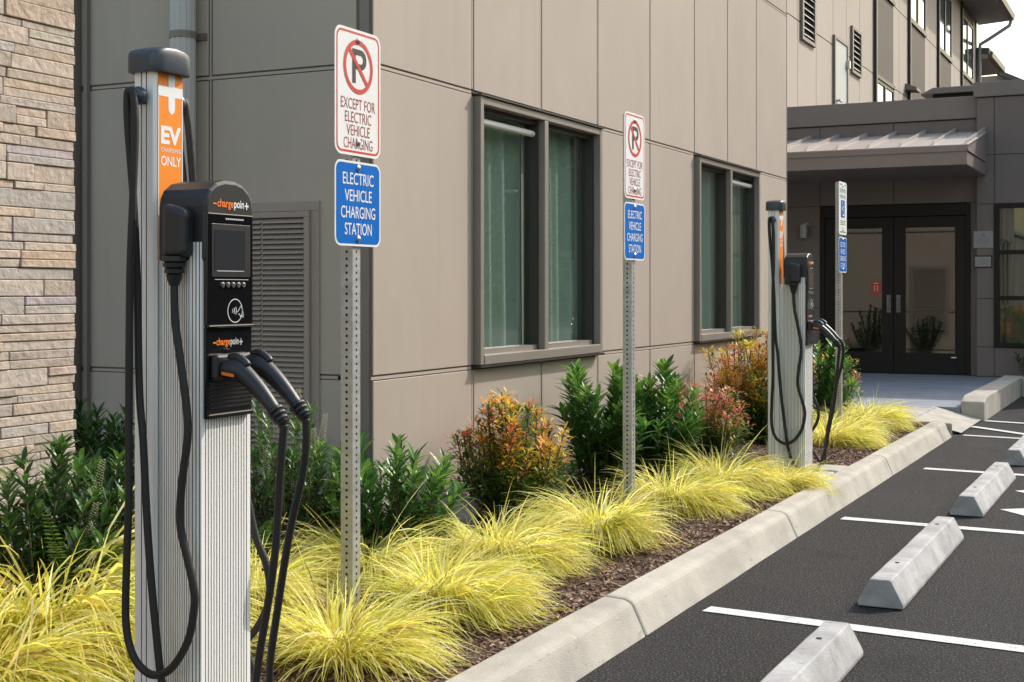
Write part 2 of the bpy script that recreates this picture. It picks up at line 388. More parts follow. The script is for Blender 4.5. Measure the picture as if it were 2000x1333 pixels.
for r in range(5):
    for i in range(8):
        if r == 1 and i in (1, 2, 5, 6): continue
        kk = random.uniform(.965, 1.035); b.box(XF - .012, XF, YJ[i] + g, YJ[i + 1] - g, ZJ[r] + g, ZJ[r + 1] - g, 0, tuple(q_ * kk for q_ in WALLC))
        bk.box(XF - .2, XF - .009, YJ[i], YJ[i + 1], ZJ[r], ZJ[r + 1])
# end wall facing the recess, and the far end wall
XJ = [-8.3, -6.9, -5.54, -4.602, -3.675]
for r in range(5):
    for i in range(4):
        b.box(XJ[i] + g, XJ[i + 1] - g, YC, YC + .012, ZJ[r] + g, ZJ[r + 1] - g, 0, WALLC)
        bk.box(XJ[i], XJ[i + 1], YC + .009, YC + .2, ZJ[r], ZJ[r + 1])
    for xa, xb in ((-6.4, -5.0), (-5.0, -3.66)):
        b.box(xa + g, xb - g, YE - .012, YE, ZJ[r] + g, ZJ[r + 1] - g, 0, WALLC)
        bk.box(xa, xb, YE - .2, YE - .009, ZJ[r], ZJ[r + 1])
MP(b, 'wall', m_panelt, bevel=.0025, seg=1)
MP(bk, 'wall_backing', m_joint); MP(bd, 'joint_bead', m_panel)
for bx in ((-3.668, XF - .013, YC - .004, YC + .006, .2, 10), (-5.54, -5.50, YC - .07, YC - .002, .1, 10), (-5.46, -5.435, YC - .03, YC - .002, .1, 10), (-3.66, XF + .002, YE - .01, YE + .006, .2, 10)):
    b = MB(); b.box(*bx); MP(b, 'corner_trim', m_trim)
b = MB(); b.box(-5.5, XF - .03, YC + .02, YE - .02, -.2, .2); MP(b, 'foundation', m_foot)
b = MB(); b.box(-14, -5.0, YC + .3, YE - .3, 0, 9.9); b.box(-14, XF - .05, YC + .2, YE - .2, 2.7, 9.9); MP(b, 'inner_core', m_room)
b = MB(); b.box(-14.2, XF + .3, YC - .3, YE + .3, 10.02, 10.3); MP(b, 'roof', m_coping)
def window(y0, y1, ym, blind_lights):
    z0, z1 = .95, 2.482
    f = MB(); X0, X1 = XF - .11, XF + .044; t = .044
    f.box(X0, X1, y0 + .012, y0 + .012 + t, z0, z1); f.box(X0, X1, y1 - .012 - t, y1 - .012, z0, z1)
    f.box(X0, X1 - .002, y0 + .012 + t, y1 - .012 - t, z1 - t, z1); f.box(X0, X1 + .004, y0 + .012 + t, y1 - .012 - t, z0, z0 + t + .012)
    f.box(X0, X1 - .004, ym - .028, ym + .028, z0 + t + .012, z1 - t)
    fo = MP(f, 'window', m_frame, bevel=.004)
    for bx in ((XF - .02, X1 + .012, y0, y1, z1 + .002, z1 + .010), (XF - .02, X1 + .01, y0, y1, z0 - .014, z0 - .003)): s2 = MB(); s2.box(*bx); MP(s2, 'flashing', m_framedark, fo)
    for li, (a, c) in enumerate(((y0 + .012 + t, ym - .028), (ym + .028, y1 - .012 - t))):
        s_ = MB(); q = .03; zz0, zz1 = z0 + t + .012, z1 - t
        s_.box(XF - .085, XF - .012, a + .001, a + q * .8, zz0, zz1); s_.box(XF - .085, XF - .004, c - q * 1.0, c - .001, zz0, zz1)
        s_.box(XF - .085, XF - .012, a + q * .8, c - q * 1.0, zz1 - q, zz1)
        MP(s_, 'sash', m_framedark, fo)
        s_ = MB(); s_.box(XF - .085, XF - .004, a + q * .8, c - q * 1.0, zz0, zz0 + q); MP(s_, 'bottom_rail', m_frame, fo)
        p = MB(); p.add([(XF - .055, a, zz0), (XF - .055, c, zz0), (XF - .055, c, zz1), (XF - .055, a, zz1)], [(0, 1, 2, 3)])
        MP(p, 'pane', m_glass, fo)
        if li in blind_lights:
            r_ = MB(); r_.tube([(XF - .028, a + .026, zz1 - .085), (XF - .032, c - .032, zz1 - .085)], .020, 14)
            MP(r_, 'roller_blind', m_blind, fo)
    cu = MB(); random.seed(int(y0 * 10)); vs = []
    cuts = [(y0 + .03, ym - .02), (ym + .02, y1 - .03)]
    for (a, c) in cuts:
        vs = []; k = max(20, int((c - a) * 120))
        for i in range(k + 1):
            y = a + (c - a) * i / k
            dx = .022 * math.sin(y * 38 + 2 * math.sin(y * 7)) + .014 * math.sin(y * 17 + 1)
            vs += [(XF - .135 + dx, y, .98), (XF - .145 + dx * .8, y, 2.44)]
        cu.add(vs, [(2 * i, 2 * i + 2, 2 * i + 3, 2 * i + 1) for i in range(k)])
    MP(cu, 'curtain', m_curtain, fo, smooth=True)
    rm = MB(); xa, xb = XF - 1.3, XF - .205; e = .03
    rm.box(xa - .02, xa, y0 - .6, y1 + .6, .8, 2.66); rm.box(xa, xb, y0 - .62, y0 - .6, .8, 2.66); rm.box(xa, xb, y1 + .6, y1 + .62, .8, 2.66)
    rm.box(xa, xb, y0 - .6, y1 + .6, .78, .8); rm.box(xa, xb, y0 - .6, y1 + .6, 2.66, 2.68)
    rm.box(XF - .2, XF - .111, y0, y0 + .012, .937, 2.5); rm.box(XF - .2, XF - .11, y1 - .012, y1, .937, 2.5)
    MP(rm, 'room', m_room, fo)
window(YJ[1], YJ[3], YJ[2], (0,)); window(YJ[5], YJ[7], YJ[6], (1,))
# louvred grille on the recessed wall
def louvre(x0, x1, z0, z1, y, sgn, name='louvre'):
    f = MB(); t = .05
    yy = lambda d: sorted((y - sgn * d, y - sgn * .001))
    f.box(x0, x1, *yy(.012), z1 - t, z1); f.box(x0, x1, *yy(.012), z0, z0 + t); f.box(x0, x0 + t, *yy(.0115), z0 + t, z1 - t); f.box(x1 - t, x1, *yy(.0115), z0 + t, z1 - t)
    t2 = .052; u = .03
    f.box(x0 + t2, x1 - t2, *yy(.03), z1 - t2 - u, z1 - t2); f.box(x0 + t2, x0 + t2 + u, *yy(.03), z0 + t2, z1 - t2 - u); f.box(x1 - t2 - u, x1 - t2, *yy(.03), z0 + t2, z1 - t2 - u)
    fo = MP(f, name, m_panel_dim, bevel=.003)
    bb = MB(); bb.box(x0 + t2, x1 - t2, *yy(.004), z0 + t2, z1 - t2); MP(bb, 'louvre_backing', m_framedark, fo)
    s_ = MB(); n = int((z1 - z0 - .17) / .0262)
    for i in range(n):
        z = z1 - t2 - u - .016 - i * .0262
        for xa, xb in ((x0 + .083, x0 + .145), (x0 + .155, x1 - .083)):
            s_.add([(xa, y - sgn * .008, z + .012), (xb, y - sgn * .008, z + .012), (xb, y - sgn * .030, z - .009), (xa, y - sgn * .030, z - .009),
                    (xa, y - sgn * .010, z + .008), (xb, y - sgn * .010, z + .008), (xb, y - sgn * .030, z - .012), (xa, y - sgn * .030, z - .012)],
                   [(0, 1, 2, 3), (3, 2, 6, 7), (7, 6, 5, 4), (0, 3, 7, 4), (1, 5, 6, 2)])
    s_.box(x0 + .146, x0 + .154, *yy(.022), z0 + .06, z1 - .09)
    MP(s_, 'slat', m_panel_dim, fo)
louvre(-4.40, -3.905, .42, 1.83, YC, 1)
louvre(-4.75, -4.0, .5, 1.85, YE, -1)
# downspout: fluted pipe with strap
b = MB(); pts = []; n = 60
cx_, cy_, rr_ = -4.715, YC - .085, .067
for k in range(n):
    a = 2 * math.pi * k / n; r_ = rr_ * (1 - (.055 if k % 5 == 0 else 0)); pts.append((cx_ + r_ * math.cos(a), cy_ + r_ * math.sin(a)))
b.prism(pts, 2, .12, 9.9)
ds = MP(b, 'downspout', m_downpipe)
b = MB(); pts = [(cx_ + 1.05 * rr_ * math.cos(2 * math.pi * k / 40), cy_ + 1.05 * rr_ * math.sin(2 * math.pi * k / 40)) for k in range(40)]
for zc in (2.72, 1.15): b = MB(); b.prism(pts, 2, zc - .018, zc + .018); b.box(cx_ - .095, cx_ + .095, YC - .012, YC - .001, zc - .018, zc + .018); b.tube([(cx_ + .086, YC - .012, zc), (cx_ + .086, YC - .022, zc)], .008, 8); MP(b, 'strap', m_trim, ds)
# stone veneer wing
random.seed(11)
b = MB(); z = .06; tones = [(.49, .395, .32), (.455, .375, .31), (.52, .43, .36), (.50, .385, .295), (.43, .375, .335), (.50, .40, .32), (.47, .395, .34)]
while z < 2.78:
    h = random.choice((.030, .036, .043, .064, .068)) * random.uniform(.9, 1.1); y = 4.145 - random.uniform(0, .014)
    first = True
    while y > -4:
        l_ = random.uniform(.14, .42) if y > 2 else .5
        d = random.uniform(.0, .010); c = random.choice(tones); k = random.uniform(.92, 1.08); c = tuple(a * k for a in c)
        if h > .06 and random.random() < .5:
            b.box(-4.06, -4.005 + d, y - l_ + .0015, y - .0015, z + .001, z + h * .5 - .001, 0, c, .0014)
            d = random.uniform(.0, .010); c2 = tuple(a * random.uniform(.92, 1.08) for a in c)
            b.box(-4.06, -4.005 + d, y - l_ + .0015, y - .0015, z + h * .5 + .001, z + h - .0015, 0, c2, .0014)
        else:
            b.box(-4.06, -4.005 + d, y - l_ + .0015, y - .0015, z + .001, z + h - .0015, 0, c, .0014)
        y -= l_
    z += h
MP(b, 'stone_wall', m_stone, bevel=.003, seg=1)
b = MB(); b.box(-4.6, -4.035, -4.2, 4.13, 0, 2.82); MP(b, 'stone_wall_core', m_mortar)
b = MB(); b.box(-4.68, -3.95, -4.2, 4.16, 2.87, 2.95); MP(b, 'stone_wall_cap', m_foot)

# ------------------------------------------------------------------ ENTRANCE WING
YD = 20.5; YB = 20.35
ent = empty('entrance_building', (-3, YD, 0)); tag(ent, 'low dark taupe entrance block with metal canopy and double glass doors', 'building')
def EP(mb, name, m, parent=None, **k):
    o = mb.build(name, m, parent or ent, **k)
    if parent is None: o.location = (3, -YD, 0)
    return o
xj = [-9, -7.4, -5.75, -4.86 - .02, -3.79, -2.6]
b = MB(); bk = MB()
def prow(mb, y, xa, xb, z0, z1): mb.box(xa + .006, xb - .006, y, y + .012, z0 + .006, z1 - .006)
for xa, xb in zip(xj, xj[1:]):
    if xb < -4.8:
        for z0, z1 in ((.14, 1.1), (1.1, 2.64)): prow(b, YD, xa, xb, z0, z1); bk.box(xa, xb, YD + .01, YD + .25, z0, z1)
    for z0, z1 in ((2.64, 3.45), (3.45, 3.84), ): prow(b, YD, xa, xb, z0, z1); bk.box(xa, xb, YD + .01, YD + .25, z0, z1)
prow(b, YD, -2.70, -2.606, .14, 2.64); bk.box(-2.72, -2.6, YD + .01, YD + .25, .14, 2.64)
wx0, wx1, wz0, wz1 = -2.36, -.9, .56, 2.60
for xa, xb in ((-2.6, wx0), (wx0, wx1), (wx1, .4)):
    for z0, z1 in ((.14, wz0), (wz0, 1.25), (1.25, wz1), (wz1, 3.3), (3.3, 4.12)):
        if xa == wx0 and wz0 <= z0 < wz1: continue
        prow(b, YB, xa, xb, z0, z1); bk.box(xa, xb, YB + .01, YB + .25, z0, z1)
b.box(-2.606, -2.594, YB + .012, YD + 2.0, 3.0, 4.13); b.box(-2.606, -2.594, YB + .012, YD, .14, 3.0)
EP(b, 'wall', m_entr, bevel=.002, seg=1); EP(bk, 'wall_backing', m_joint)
b = MB(); b.box(-9, -2.61, YD - .03, YD + .3, 3.85, 4.17); b.box(-2.64, .5, YB - .03, YB + .3, 4.13, 4.34); b.box(-2.64, -2.55, YB + .3, YD + 2, 4.135, 4.34)
EP(b, 'coping', m_coping, bevel=.006)
b = MB(); b.box(-9, .4, YD + .3, YD + 9, 3.7, 3.8); EP(b, 'roof', m_roofing)
b = MB(); b.box(-9, .4, YD + 3, YD + 3.1, .1, 3.6); b.box(-9, .4, YD + .26, YD + 3, .08, .1); EP(b, 'lobby', mat('lobby_wall', (.08, .075, .07), .8))
# canopy: fascia, sloped standing seam roof, soffit
cx1, yc0 = -2.47, 18.4
b = MB(); zf0, zf1, zr = 3.005, 3.265, 3.66
b.prism([(yc0, zf0), (YD - .002, zf0), (YD - .002, zr - .02), (yc0, zf1 - .02)], 0, -9, cx1)
cn = EP(b, 'canopy', m_fascia, bevel=.006)
b = MB(); b.box(-9, cx1 + .012, yc0 - .018, yc0 - .002, zf1 - .085, zf1 - .004); b.box(cx1 + .002, cx1 + .018, yc0 - .018, YD - .3, zf0 + .18, zf0 + .20)
EP(b, 'canopy_trim', m_fascia, cn)
b = MB(); sl_ = (zr - zf1) / (YD - yc0)
b.add([(-9, yc0 - .02, zf1), (cx1 + .02, yc0 - .02, zf1), (cx1 + .02, YD - .01, zr), (-9, YD - .01, zr), (-9, yc0 - .02, zf1 - .014), (cx1 + .02, yc0 - .02, zf1 - .014), (cx1 + .02, YD - .01, zr - .014), (-9, YD - .01, zr - .014)],
      [(0, 1, 2, 3), (0, 4, 5, 1), (1, 5, 6, 2), (4, 7, 6, 5)])
for k in range(14):
    x = cx1 - .02 - k * .42
    b.add([(x - .012, yc0 + .02, zf1 + .004), (x + .012, yc0 + .02, zf1 + .004), (x + .012, yc0 + .12, zf1 + .07), (x - .012, yc0 + .12, zf1 + .07),
           (x - .012, YD - .01, zr + .06), (x + .012, YD - .01, zr + .06), (x - .012, YD - .01, zr), (x + .012, YD - .01, zr)],
          [(0, 1, 2, 3), (3, 2, 5, 4), (0, 3, 4, 6), (1, 7, 5, 2)])
EP(b, 'canopy_roof', m_canopy, cn)
# double door
dz1 = 2.63; fx0, fx1 = -4.87, -2.707
b = MB(); b.box(fx0, fx0 + .06, YD - .02, YD + .12, .14, dz1); b.box(fx1 - .06, fx1, YD - .02, YD + .12, .14, dz1); b.box(fx0 + .06, fx1 - .06, YD - .021, YD + .12, dz1 - .17, dz1)
df = EP(b, 'door_frame', m_door, bevel=.004)
def leaf(x0, x1, gx0, gx1, hx):
    z0, z1 = .15, dz1 - .18; gz0, gz1 = .45, 2.29
    d_ = MB(); d_.box(x0, gx0, YD, YD + .045, z0, z1); d_.box(gx1, x1, YD, YD + .045, z0, z1); d_.box(gx0, gx1, YD, YD + .045, z0, gz0); d_.box(gx0, gx1, YD, YD + .045, gz1, z1)
    do = EP(d_, 'door', m_door, bevel=.003)
    p = MB(); p.add([(gx0, YD + .02, gz0), (gx1, YD + .02, gz0), (gx1, YD + .02, gz1), (gx0, YD + .02, gz1)], [(0, 1, 2, 3)]); EP(p, 'pane', m_doorglass, do)
    h = MB(); h.box(hx - .03, hx + .03, YD - .012, YD - .001, 1.04, 1.30); h.tube([(hx, YD - .012, 1.08), (hx, YD - .055, 1.09), (hx, YD - .06, 1.17), (hx, YD - .055, 1.25), (hx, YD - .012, 1.26)], .012, 8)
    EP(h, 'handle', m_plaque, do, bevel=.003)
    pb = MB(); pb.box(gx0 - .05, gx1 + .05, YD + .075, YD + .10, 1.07, 1.11); EP(pb, 'push_bar', m_door, do)
    return do
dl = leaf(fx0 + .062, -3.795, -4.66, -3.96, -3.86); dr = leaf(-3.787, fx1 - .062, -3.62, -2.92, -3.72)
b = MB(); b.add([(-4.115, YD - .002 + .016, 1.30), (-3.985, YD + .014, 1.30), (-3.985, YD + .014, 1.51), (-4.115, YD + .014, 1.51)], [(0, 1, 2, 3)])
st = EP(b, 'sticker', m_red, dl)
b = MB(); b.box(-4.085, -4.015, YD + .0120, YD + .0125, 1.47, 1.478); b.box(-4.075, -4.068, YD + .012, YD + .0125, 1.36, 1.44); b.box(-4.05, -4.025, YD + .012, YD + .0125, 1.38, 1.386); b.box(-4.05, -4.025, YD + .012, YD + .0125, 1.43, 1.436); b.box(-4.03, -4.024, YD + .012, YD + .0125, 1.35, 1.43)
EP(b, 'sticker_mark', m_signwhite, dl)
b = MB(); b.box(-2.97, -2.90, YD - .004, YD - .001, .385, .40); EP(b, 'door_tag', m_signwhite, dr)
# lobby window of the block
b = MB(); t = .065
b.box(wx0, wx0 + t, YB - .03, YB + .1, wz0, wz1); b.box(wx1 - t, wx1, YB - .03, YB + .1, wz0, wz1); b.box(wx0 + t, wx1 - t, YB - .031, YB + .1, wz0, wz0 + t); b.box(wx0 + t, wx1 - t, YB - .031, YB + .1, wz1 - t, wz1)
for z in (1.26, 1.91): b.box(wx0 + t, wx1 - t, YB - .02, YB + .08, z - .03, z + .03)
wo = EP(b, 'window', m_door, bevel=.004)
for z0, z1 in ((wz0 + t, 1.23), (1.29, 1.88), (1.94, wz1 - t)):
    p = MB(); p.add([(wx0 + t, YB + .03, z0), (wx1 - t, YB + .03, z0), (wx1 - t, YB + .03, z1), (wx0 + t, YB + .03, z1)], [(0, 1, 2, 3)]); EP(p, 'pane', m_doorglass, wo)
cu = MB(); vs = []
for i in range(120):
    x = wx0 + .05 + i * .012; vs += [(x, YB + .22 + .02 * math.sin(x * 60), .6), (x + .05, YB + .22 + .02 * math.sin(x * 60), 2.6)]
cu.add(vs, [(2 * i, 2 * i + 1, 2 * i + 3, 2 * i + 2) for i in range(119)]); EP(cu, 'curtain', mat('grey_drape', (.45, .45, .42), .9), wo, smooth=True)
# plaques and wall lamp hang on the wall
b = MB(); b.box(-.136, .136, -.012, 0, -.122, .122); pq = b.build('wall_plaque', m_grave, bevel=.004, loc=(-2.506 + .0, YB - .001, 2.093)); tag(pq, 'grey metal plaque on the dark wall, upper of two beside the doors', 'plaque', 'plaques beside the entrance doors')
b = MB()
b.disc((0, -.0130, .062), (1, 0, 0), (0, 0, 1), .024, 16)
for k, wd in enumerate((.16, .19, .2, .12)): b.box(-wd / 2, wd / 2, -.0135, -.0125, .018 - k * .03, .026 - k * .03)
b.build('lettering', m_plaque, pq)
b = MB(); b.box(-.128, .128, -.012, 0, -.09, .09); pq = b.build('wall_plaque', m_framedark, bevel=.004, loc=(-2.512, YB - .001, 1.778)); tag(pq, 'small grey plaque with dark frame, below the bigger plaque by the doors', 'plaque', 'plaques beside the entrance doors')
b = MB(); b.box(-.108, .108, -.0135, -.0125, -.07, .07); pp = b.build('face_plate', m_grave, pq)
b = MB()
for k, wd in enumerate((.12, .15, .1)): b.box(-wd / 2, wd / 2, -.0145, -.014, .03 - k * .03, .037 - k * .03)
b.build('lettering', m_plaque, pp)
lp = empty('wall_lamp', (-5.09, YD, 2.28)); tag(lp, 'small grey cylinder lamp on the dark wall left of the doors', 'wall lamp')
b = MB(); b.tube([(0, -.13, -.12), (0, -.13, .08)], .065, 20); b.build('lamp_shade', m_lamp, lp)
b = MB(); b.tube([(0, -.002, .06), (0, -.02, .06)], .06, 20); b.tube([(0, -.02, .06), (0, -.13, .06)], .03, 12); b.build('bracket', m_lamp, lp)

# ------------------------------------------------------------------ FAR THREE-STOREY WING
XB = -6.0
far = empty('three_storey_building', (XB, 32, 0)); tag(far, 'tall pinkish beige panelled building with brown spandrels rising behind the entrance block', 'building')
def FP(mb, name, m, parent=None, **k):
    o = mb.build(name, m, parent or far, **k)
    if parent is None: o.location = (-XB, -32, 0)
    return o
yj = [20.9, 22.2, 23.55, 24.9, 26.257, 27.425, 28.69, 30.12, 32.37, 33.15, 34.30, 36.78, 37.59, 38.79, 41.32, 42.0, 43.29, 45.92, 46.8]
zj = [3.0, 6.1, 8.02, 10.2]
dark = {7, 10, 13, 16}
b = MB(); bk = MB()
for i in range(len(yj) - 1):
    if i in dark:
        FP(b, 'wall', m_far); b = MB(); continue
    for z0, z1 in zip(zj, zj[1:]): b.box(XB - .012, XB, yj[i] + .012, yj[i + 1] - .012, z0 + .012, z1 - .012)
bk.box(XB - 8, XB - .009, 20.85, 46.78, 3.0, 10.2)
FP(b, 'wall', m_far); FP(bk, 'wall_backing', m_joint)
b = MB(); b.box(XB - 8, XB + .0, 46.8, 46.86, 3.0, 10.2); b.box(XB - .01, XB + .03, 46.70, 46.8, 3, 10.2); FP(b, 'corner_trim', m_framedark)
for i in sorted(dark):
    a, c = yj[i], yj[i + 1]
    s_ = MB(); s_.box(XB - .011, XB + .012, a + .13, c - .02, 6.12, 8.0); FP(s_, 'spandrel', m_spand)
    fr_ = MB(); fr_.box(XB - .01, XB + .07, a, a + .12, 4.2, 10.2); fr_.box(XB - .01, XB + .06, a + .12, c, 8.0, 8.08); fr_.box(XB - .01, XB + .06, a + .12, c, 6.04, 6.12)
    FP(fr_, 'window_surround', m_framedark)
    for z0, z1 in ((4.3, 6.04), (8.08, 9.85)):
        wf = MB(); wf.box(XB - .01, XB + .035, a + .13, a + .24, z0, z1); wf.box(XB - .01, XB + .035, c - .1, c, z0, z1)
        m_ = (a + c) / 2 + .05; wf.box(XB - .01, XB + .035, m_ - .06, m_ + .06, z0 + .07, z1 - .08); wf.box(XB - .01, XB + .034, a + .24, c - .1, z0, z0 + .07); wf.box(XB - .01, XB + .034, a + .24, c - .1, z1 - .08, z1)
        wo = FP(wf, 'window', m_framedark)
        for p0, p1 in ((a + .24, m_ - .06), (m_ + .06, c - .1)):
            p = MB(); p.add([(XB + .012, p0, z0 + .07), (XB + .012, p1, z0 + .07), (XB + .012, p1, z1 - .08), (XB + .012, p0, z1 - .08)], [(0, 1, 2, 3)]); FP(p, 'pane', m_farglass, wo)
    if z1 < 10.2:
        t_ = MB(); t_.box(XB - .01, XB + .02, a + .12, c, 9.87, 10.18); FP(t_, 'spandrel', m_spand)
for ya, yb in ((23.72, 24.72), (27.8, 28.72)):
    f = MB(); z0, z1 = 5.8, 6.75
    f.box(XB + .001, XB + .05, ya, ya + .1, z0, z1); f.box(XB + .001, XB + .05, yb - .1, yb, z0, z1); f.box(XB + .001, XB + .05, ya + .1, yb - .1, z0, z0 + .06); f.box(XB + .001, XB + .05, ya + .1, yb - .1, z1 - .06, z1)
    fo = FP(f, 'louvre', m_trim)
    bb = MB(); bb.box(XB + .001, XB + .006, ya + .1, yb - .1, z0 + .06, z1 - .06); FP(bb, 'louvre_backing', m_hole, fo)
    s_ = MB()
    for k in range(7):
        z = z0 + .10 + k * .115; s_.add([(XB + .01, ya + .1, z + .05), (XB + .01, yb - .1, z + .05), (XB + .05, yb - .1, z), (XB + .05, ya + .1, z)], [(0, 3, 2, 1)])
    FP(s_, 'slat', m_trim, fo)
d_ = MB(); d_.box(XB + .001, XB + .03, 26.30, 27.33, 4.0, 6.24); do = FP(d_, 'door', m_white_door)
f = MB(); f.box(XB + .001, XB + .05, 26.22, 26.30, 4, 6.3); f.box(XB + .001, XB + .05, 27.33, 27.42, 4, 6.3); f.box(XB + .001, XB + .05, 26.30, 27.33, 6.24, 6.3); FP(f, 'frame', m_trim, do)
h = MB(); h.tube([(XB + .03, 26.42, 5.05), (XB + .09, 26.42, 5.05), (XB + .09, 26.6, 5.05)], .025, 8); h.box(XB + .03, XB + .1, 27.28, 27.36, 5.8, 5.95); h.box(XB + .03, XB + .1, 27.28, 27.36, 4.6, 4.75); FP(h, 'handle', m_chrome, do)
for (yy, zz) in ((23.7, 6.98), (34.2, 6.25)):
    l_ = MB(); l_.prism([(XB + .001, zz), (XB + .28, zz - .02), (XB + .28, zz + .05), (XB + .001, zz + .16)], 1, yy - .28, yy + .28); FP(l_, 'light_fixture', m_trim)
# eaves: roof, soffit, gutter and downpipe
b = MB(); b.prism([(XB - 9, 11.6), (XB - 9, 11.4), (XB + 1.0, 10.42), (XB + 1.02, 10.62)], 1, 20.3, 47.6); FP(b, 'roof', m_roofing)
b = MB(); b.prism([(XB - .01, 10.2), (XB + .98, 10.26), (XB + .98, 10.40), (XB - .01, 10.5)], 1, 20.4, 47.5); FP(b, 'soffit', m_soffit)
b = MB(); b.prism([(XB + 1.0, 10.26), (XB + 1.12, 10.26), (XB + 1.15, 10.44), (XB + 1.03, 10.44)], 1, 20.3, 47.5); gt = FP(b, 'gutter', m_coping)
b = MB(); b.tube([(XB + 1.07, 47.2, 10.3), (XB + 1.0, 47.2, 10.05), (XB + .4, 46.95, 9.62), (XB + .12, 46.9, 9.45), (XB + .1, 46.9, 9.2), (XB + .1, 46.9, 3.2)], .06, 10); FP(b, 'downpipe', m_downpipe)
# house end beyond it
fb = empty('gabled_building', (-6.6, 56, 0)); tag(fb, 'brownish gabled building with dark roof at the right edge behind the tall building', 'building')
b = MB(); b.box(-8, .3, -9, -5.6, 0, 8.95); b.build('wall', m_panel_dim, fb)
b = MB(); b.prism([(-8, 10.2), (-8, 10.0), (.98, 9.12), (1.0, 9.32)], 1, -9.1, -5.45); rf = b.build('roof', m_roofing, fb)
b = MB(); b.prism([(.3, 8.95), (.96, 8.98), (.97, 9.11), (.3, 9.18)], 1, -9.1, -5.5); b.build('soffit', m_soffit, rf)
b = MB(); b.prism([(1.0, 9.02), (1.1, 9.02), (1.12, 9.2), (1.02, 9.2)], 1, -9.1, -5.4); b.build('gutter', m_coping, rf)
b = MB(); b.prism([(-6, 0), (5.5, 0), (5.5, 7.2), (.4, 9.75), (-6, 9.75)], 1, 0, 7); b.build('gable_wall', m_panel_dim, fb)
b = MB(); b.prism([(.2, 9.98), (.2, 9.78), (6.2, 6.78), (6.2, 6.98)], 1, -.4, 7.4); b.build('gable_roof', m_roofing, fb)
# roof vent cap on the low roof
vc = empty('roof_vent', (-3.9, 22.6, 3.8)); tag(vc, 'flat dark vent hood on the low roof behind the parapet', 'roof vent')
b = MB(); b.prism([(.22, .66), (1.2, .66), (1.1, .76), (.42, .76)], 1, -.5, .6); b.build('hood', m_coping, vc, bevel=.01)
b = MB(); b.box(.4, 1.1, -.4, .5, 0, .655); b.build('base', m_door, vc)

# ------------------------------------------------------------------ EV CHARGERS
def fluted(outline, step, depth, gw):
    """outline with small square grooves along every long side"""
    out = []; flags = []; n = len(outline)
    for i in range(n):
        p = Vector((*outline[i], 0)); q = Vector((*outline[(i + 1) % n], 0)); d = q - p; L = d.length; d.normalize(); nrm = Vector((d.y, -d.x, 0))
        out.append((p.x, p.y)); flags.append(0); k = int((L - step * .6) / step)
        if k < 1: continue
        o = (L - k * step) / 2
        for j in range(k + 1):
            s0 = o + j * step - gw / 2
            if s0 < gw or s0 + gw > L - gw: continue
            for s_, e in ((s0, 0), (s0 + gw * .25, depth), (s0 + gw * .75, depth), (s0 + gw, 0)):
                a = p + d * s_ - nrm * e; out.append((a.x, a.y)); flags.append(0 if s_ == s0 + gw else 1)
    return out, flags
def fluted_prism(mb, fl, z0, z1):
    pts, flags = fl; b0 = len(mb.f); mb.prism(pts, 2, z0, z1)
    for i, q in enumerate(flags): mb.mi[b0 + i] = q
def A(z): return z - .1                     # heights measured above the asphalt; the charger stands at 0.1
ch = empty('ev_charger', (-2.211, 2.823, .1))
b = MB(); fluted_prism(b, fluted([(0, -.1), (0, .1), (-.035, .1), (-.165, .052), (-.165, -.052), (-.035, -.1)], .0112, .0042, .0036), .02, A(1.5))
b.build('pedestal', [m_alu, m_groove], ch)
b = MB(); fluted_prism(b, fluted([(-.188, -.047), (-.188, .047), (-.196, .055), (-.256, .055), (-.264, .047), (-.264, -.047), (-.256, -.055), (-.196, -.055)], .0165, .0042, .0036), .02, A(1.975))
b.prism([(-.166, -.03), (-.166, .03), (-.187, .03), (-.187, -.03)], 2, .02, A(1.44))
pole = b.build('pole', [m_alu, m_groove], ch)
b = MB(); b.box(-.30, .03, -.13, .13, .0, .035); b.build('base_plate', m_alu, ch, bevel=.006)
# cap: rounded plan, domed top
b = MB(); n = 40; prev = []
def cap_ring(k, z, dome=0):
    pts = []
    for i in range(n):
        a = 2 * math.pi * i / n; cx_ = math.copysign(abs(math.cos(a)) ** .42, math.cos(a)); sy_ = math.copysign(abs(math.sin(a)) ** .42, math.sin(a))
        x = -.222 + .058 * k * cx_; y = .075 * k * sy_
        pts.append((x, y, z + dome * (.019 * (1 - (y / .079) ** 2) + .006 * (1 - ((x + .222) / .062) ** 2))))
    return pts
rings = [cap_ring(.9, A(1.950)), cap_ring(.992, A(1.950)), cap_ring(1, A(1.952)), cap_ring(1, A(1.990), .2), cap_ring(.994, A(1.993), .4), cap_ring(.975, A(1.9955), .7), cap_ring(.94, A(1.997), .95), cap_ring(.85, A(1.9975), 1), cap_ring(.5, A(1.9975), 1), cap_ring(.2, A(1.9975), 1)]
vs = [p for r_ in rings for p in r_]
b.add(vs, [(i * n + k, i * n + (k + 1) % n, (i + 1) * n + (k + 1) % n, (i + 1) * n + k) for i in range(len(rings) - 1) for k in range(n)] + [tuple((len(rings) - 1) * n + k for k in range(n)), tuple(range(n))[::-1]])
b.build('cap', m_cap, pole, smooth=True)
b = MB(); xo = -.1862
b.box(-.1876, xo, -.046, .0515, A(1.46), A(1.949)); bn = b.build('banner', m_orange, ch)
b = MB(); e = -.1857
def sq(y0, y1, z0, z1): b.add([(e, y0, z0), (e, y1, z0), (e, y1, z1), (e, y0, z1)], [(0, 1, 2, 3)])
sq(-.046, .0515, A(1.889), A(1.916))
b.add([(e, -.006, A(1.889)), (e, -.006, A(1.858)), (e, -.003, A(1.849)), (e, .007, A(1.843)), (e, .017, A(1.849)), (e, .020, A(1.858)), (e, .020, A(1.889))], [(0, 1, 2, 3, 4, 5, 6)])
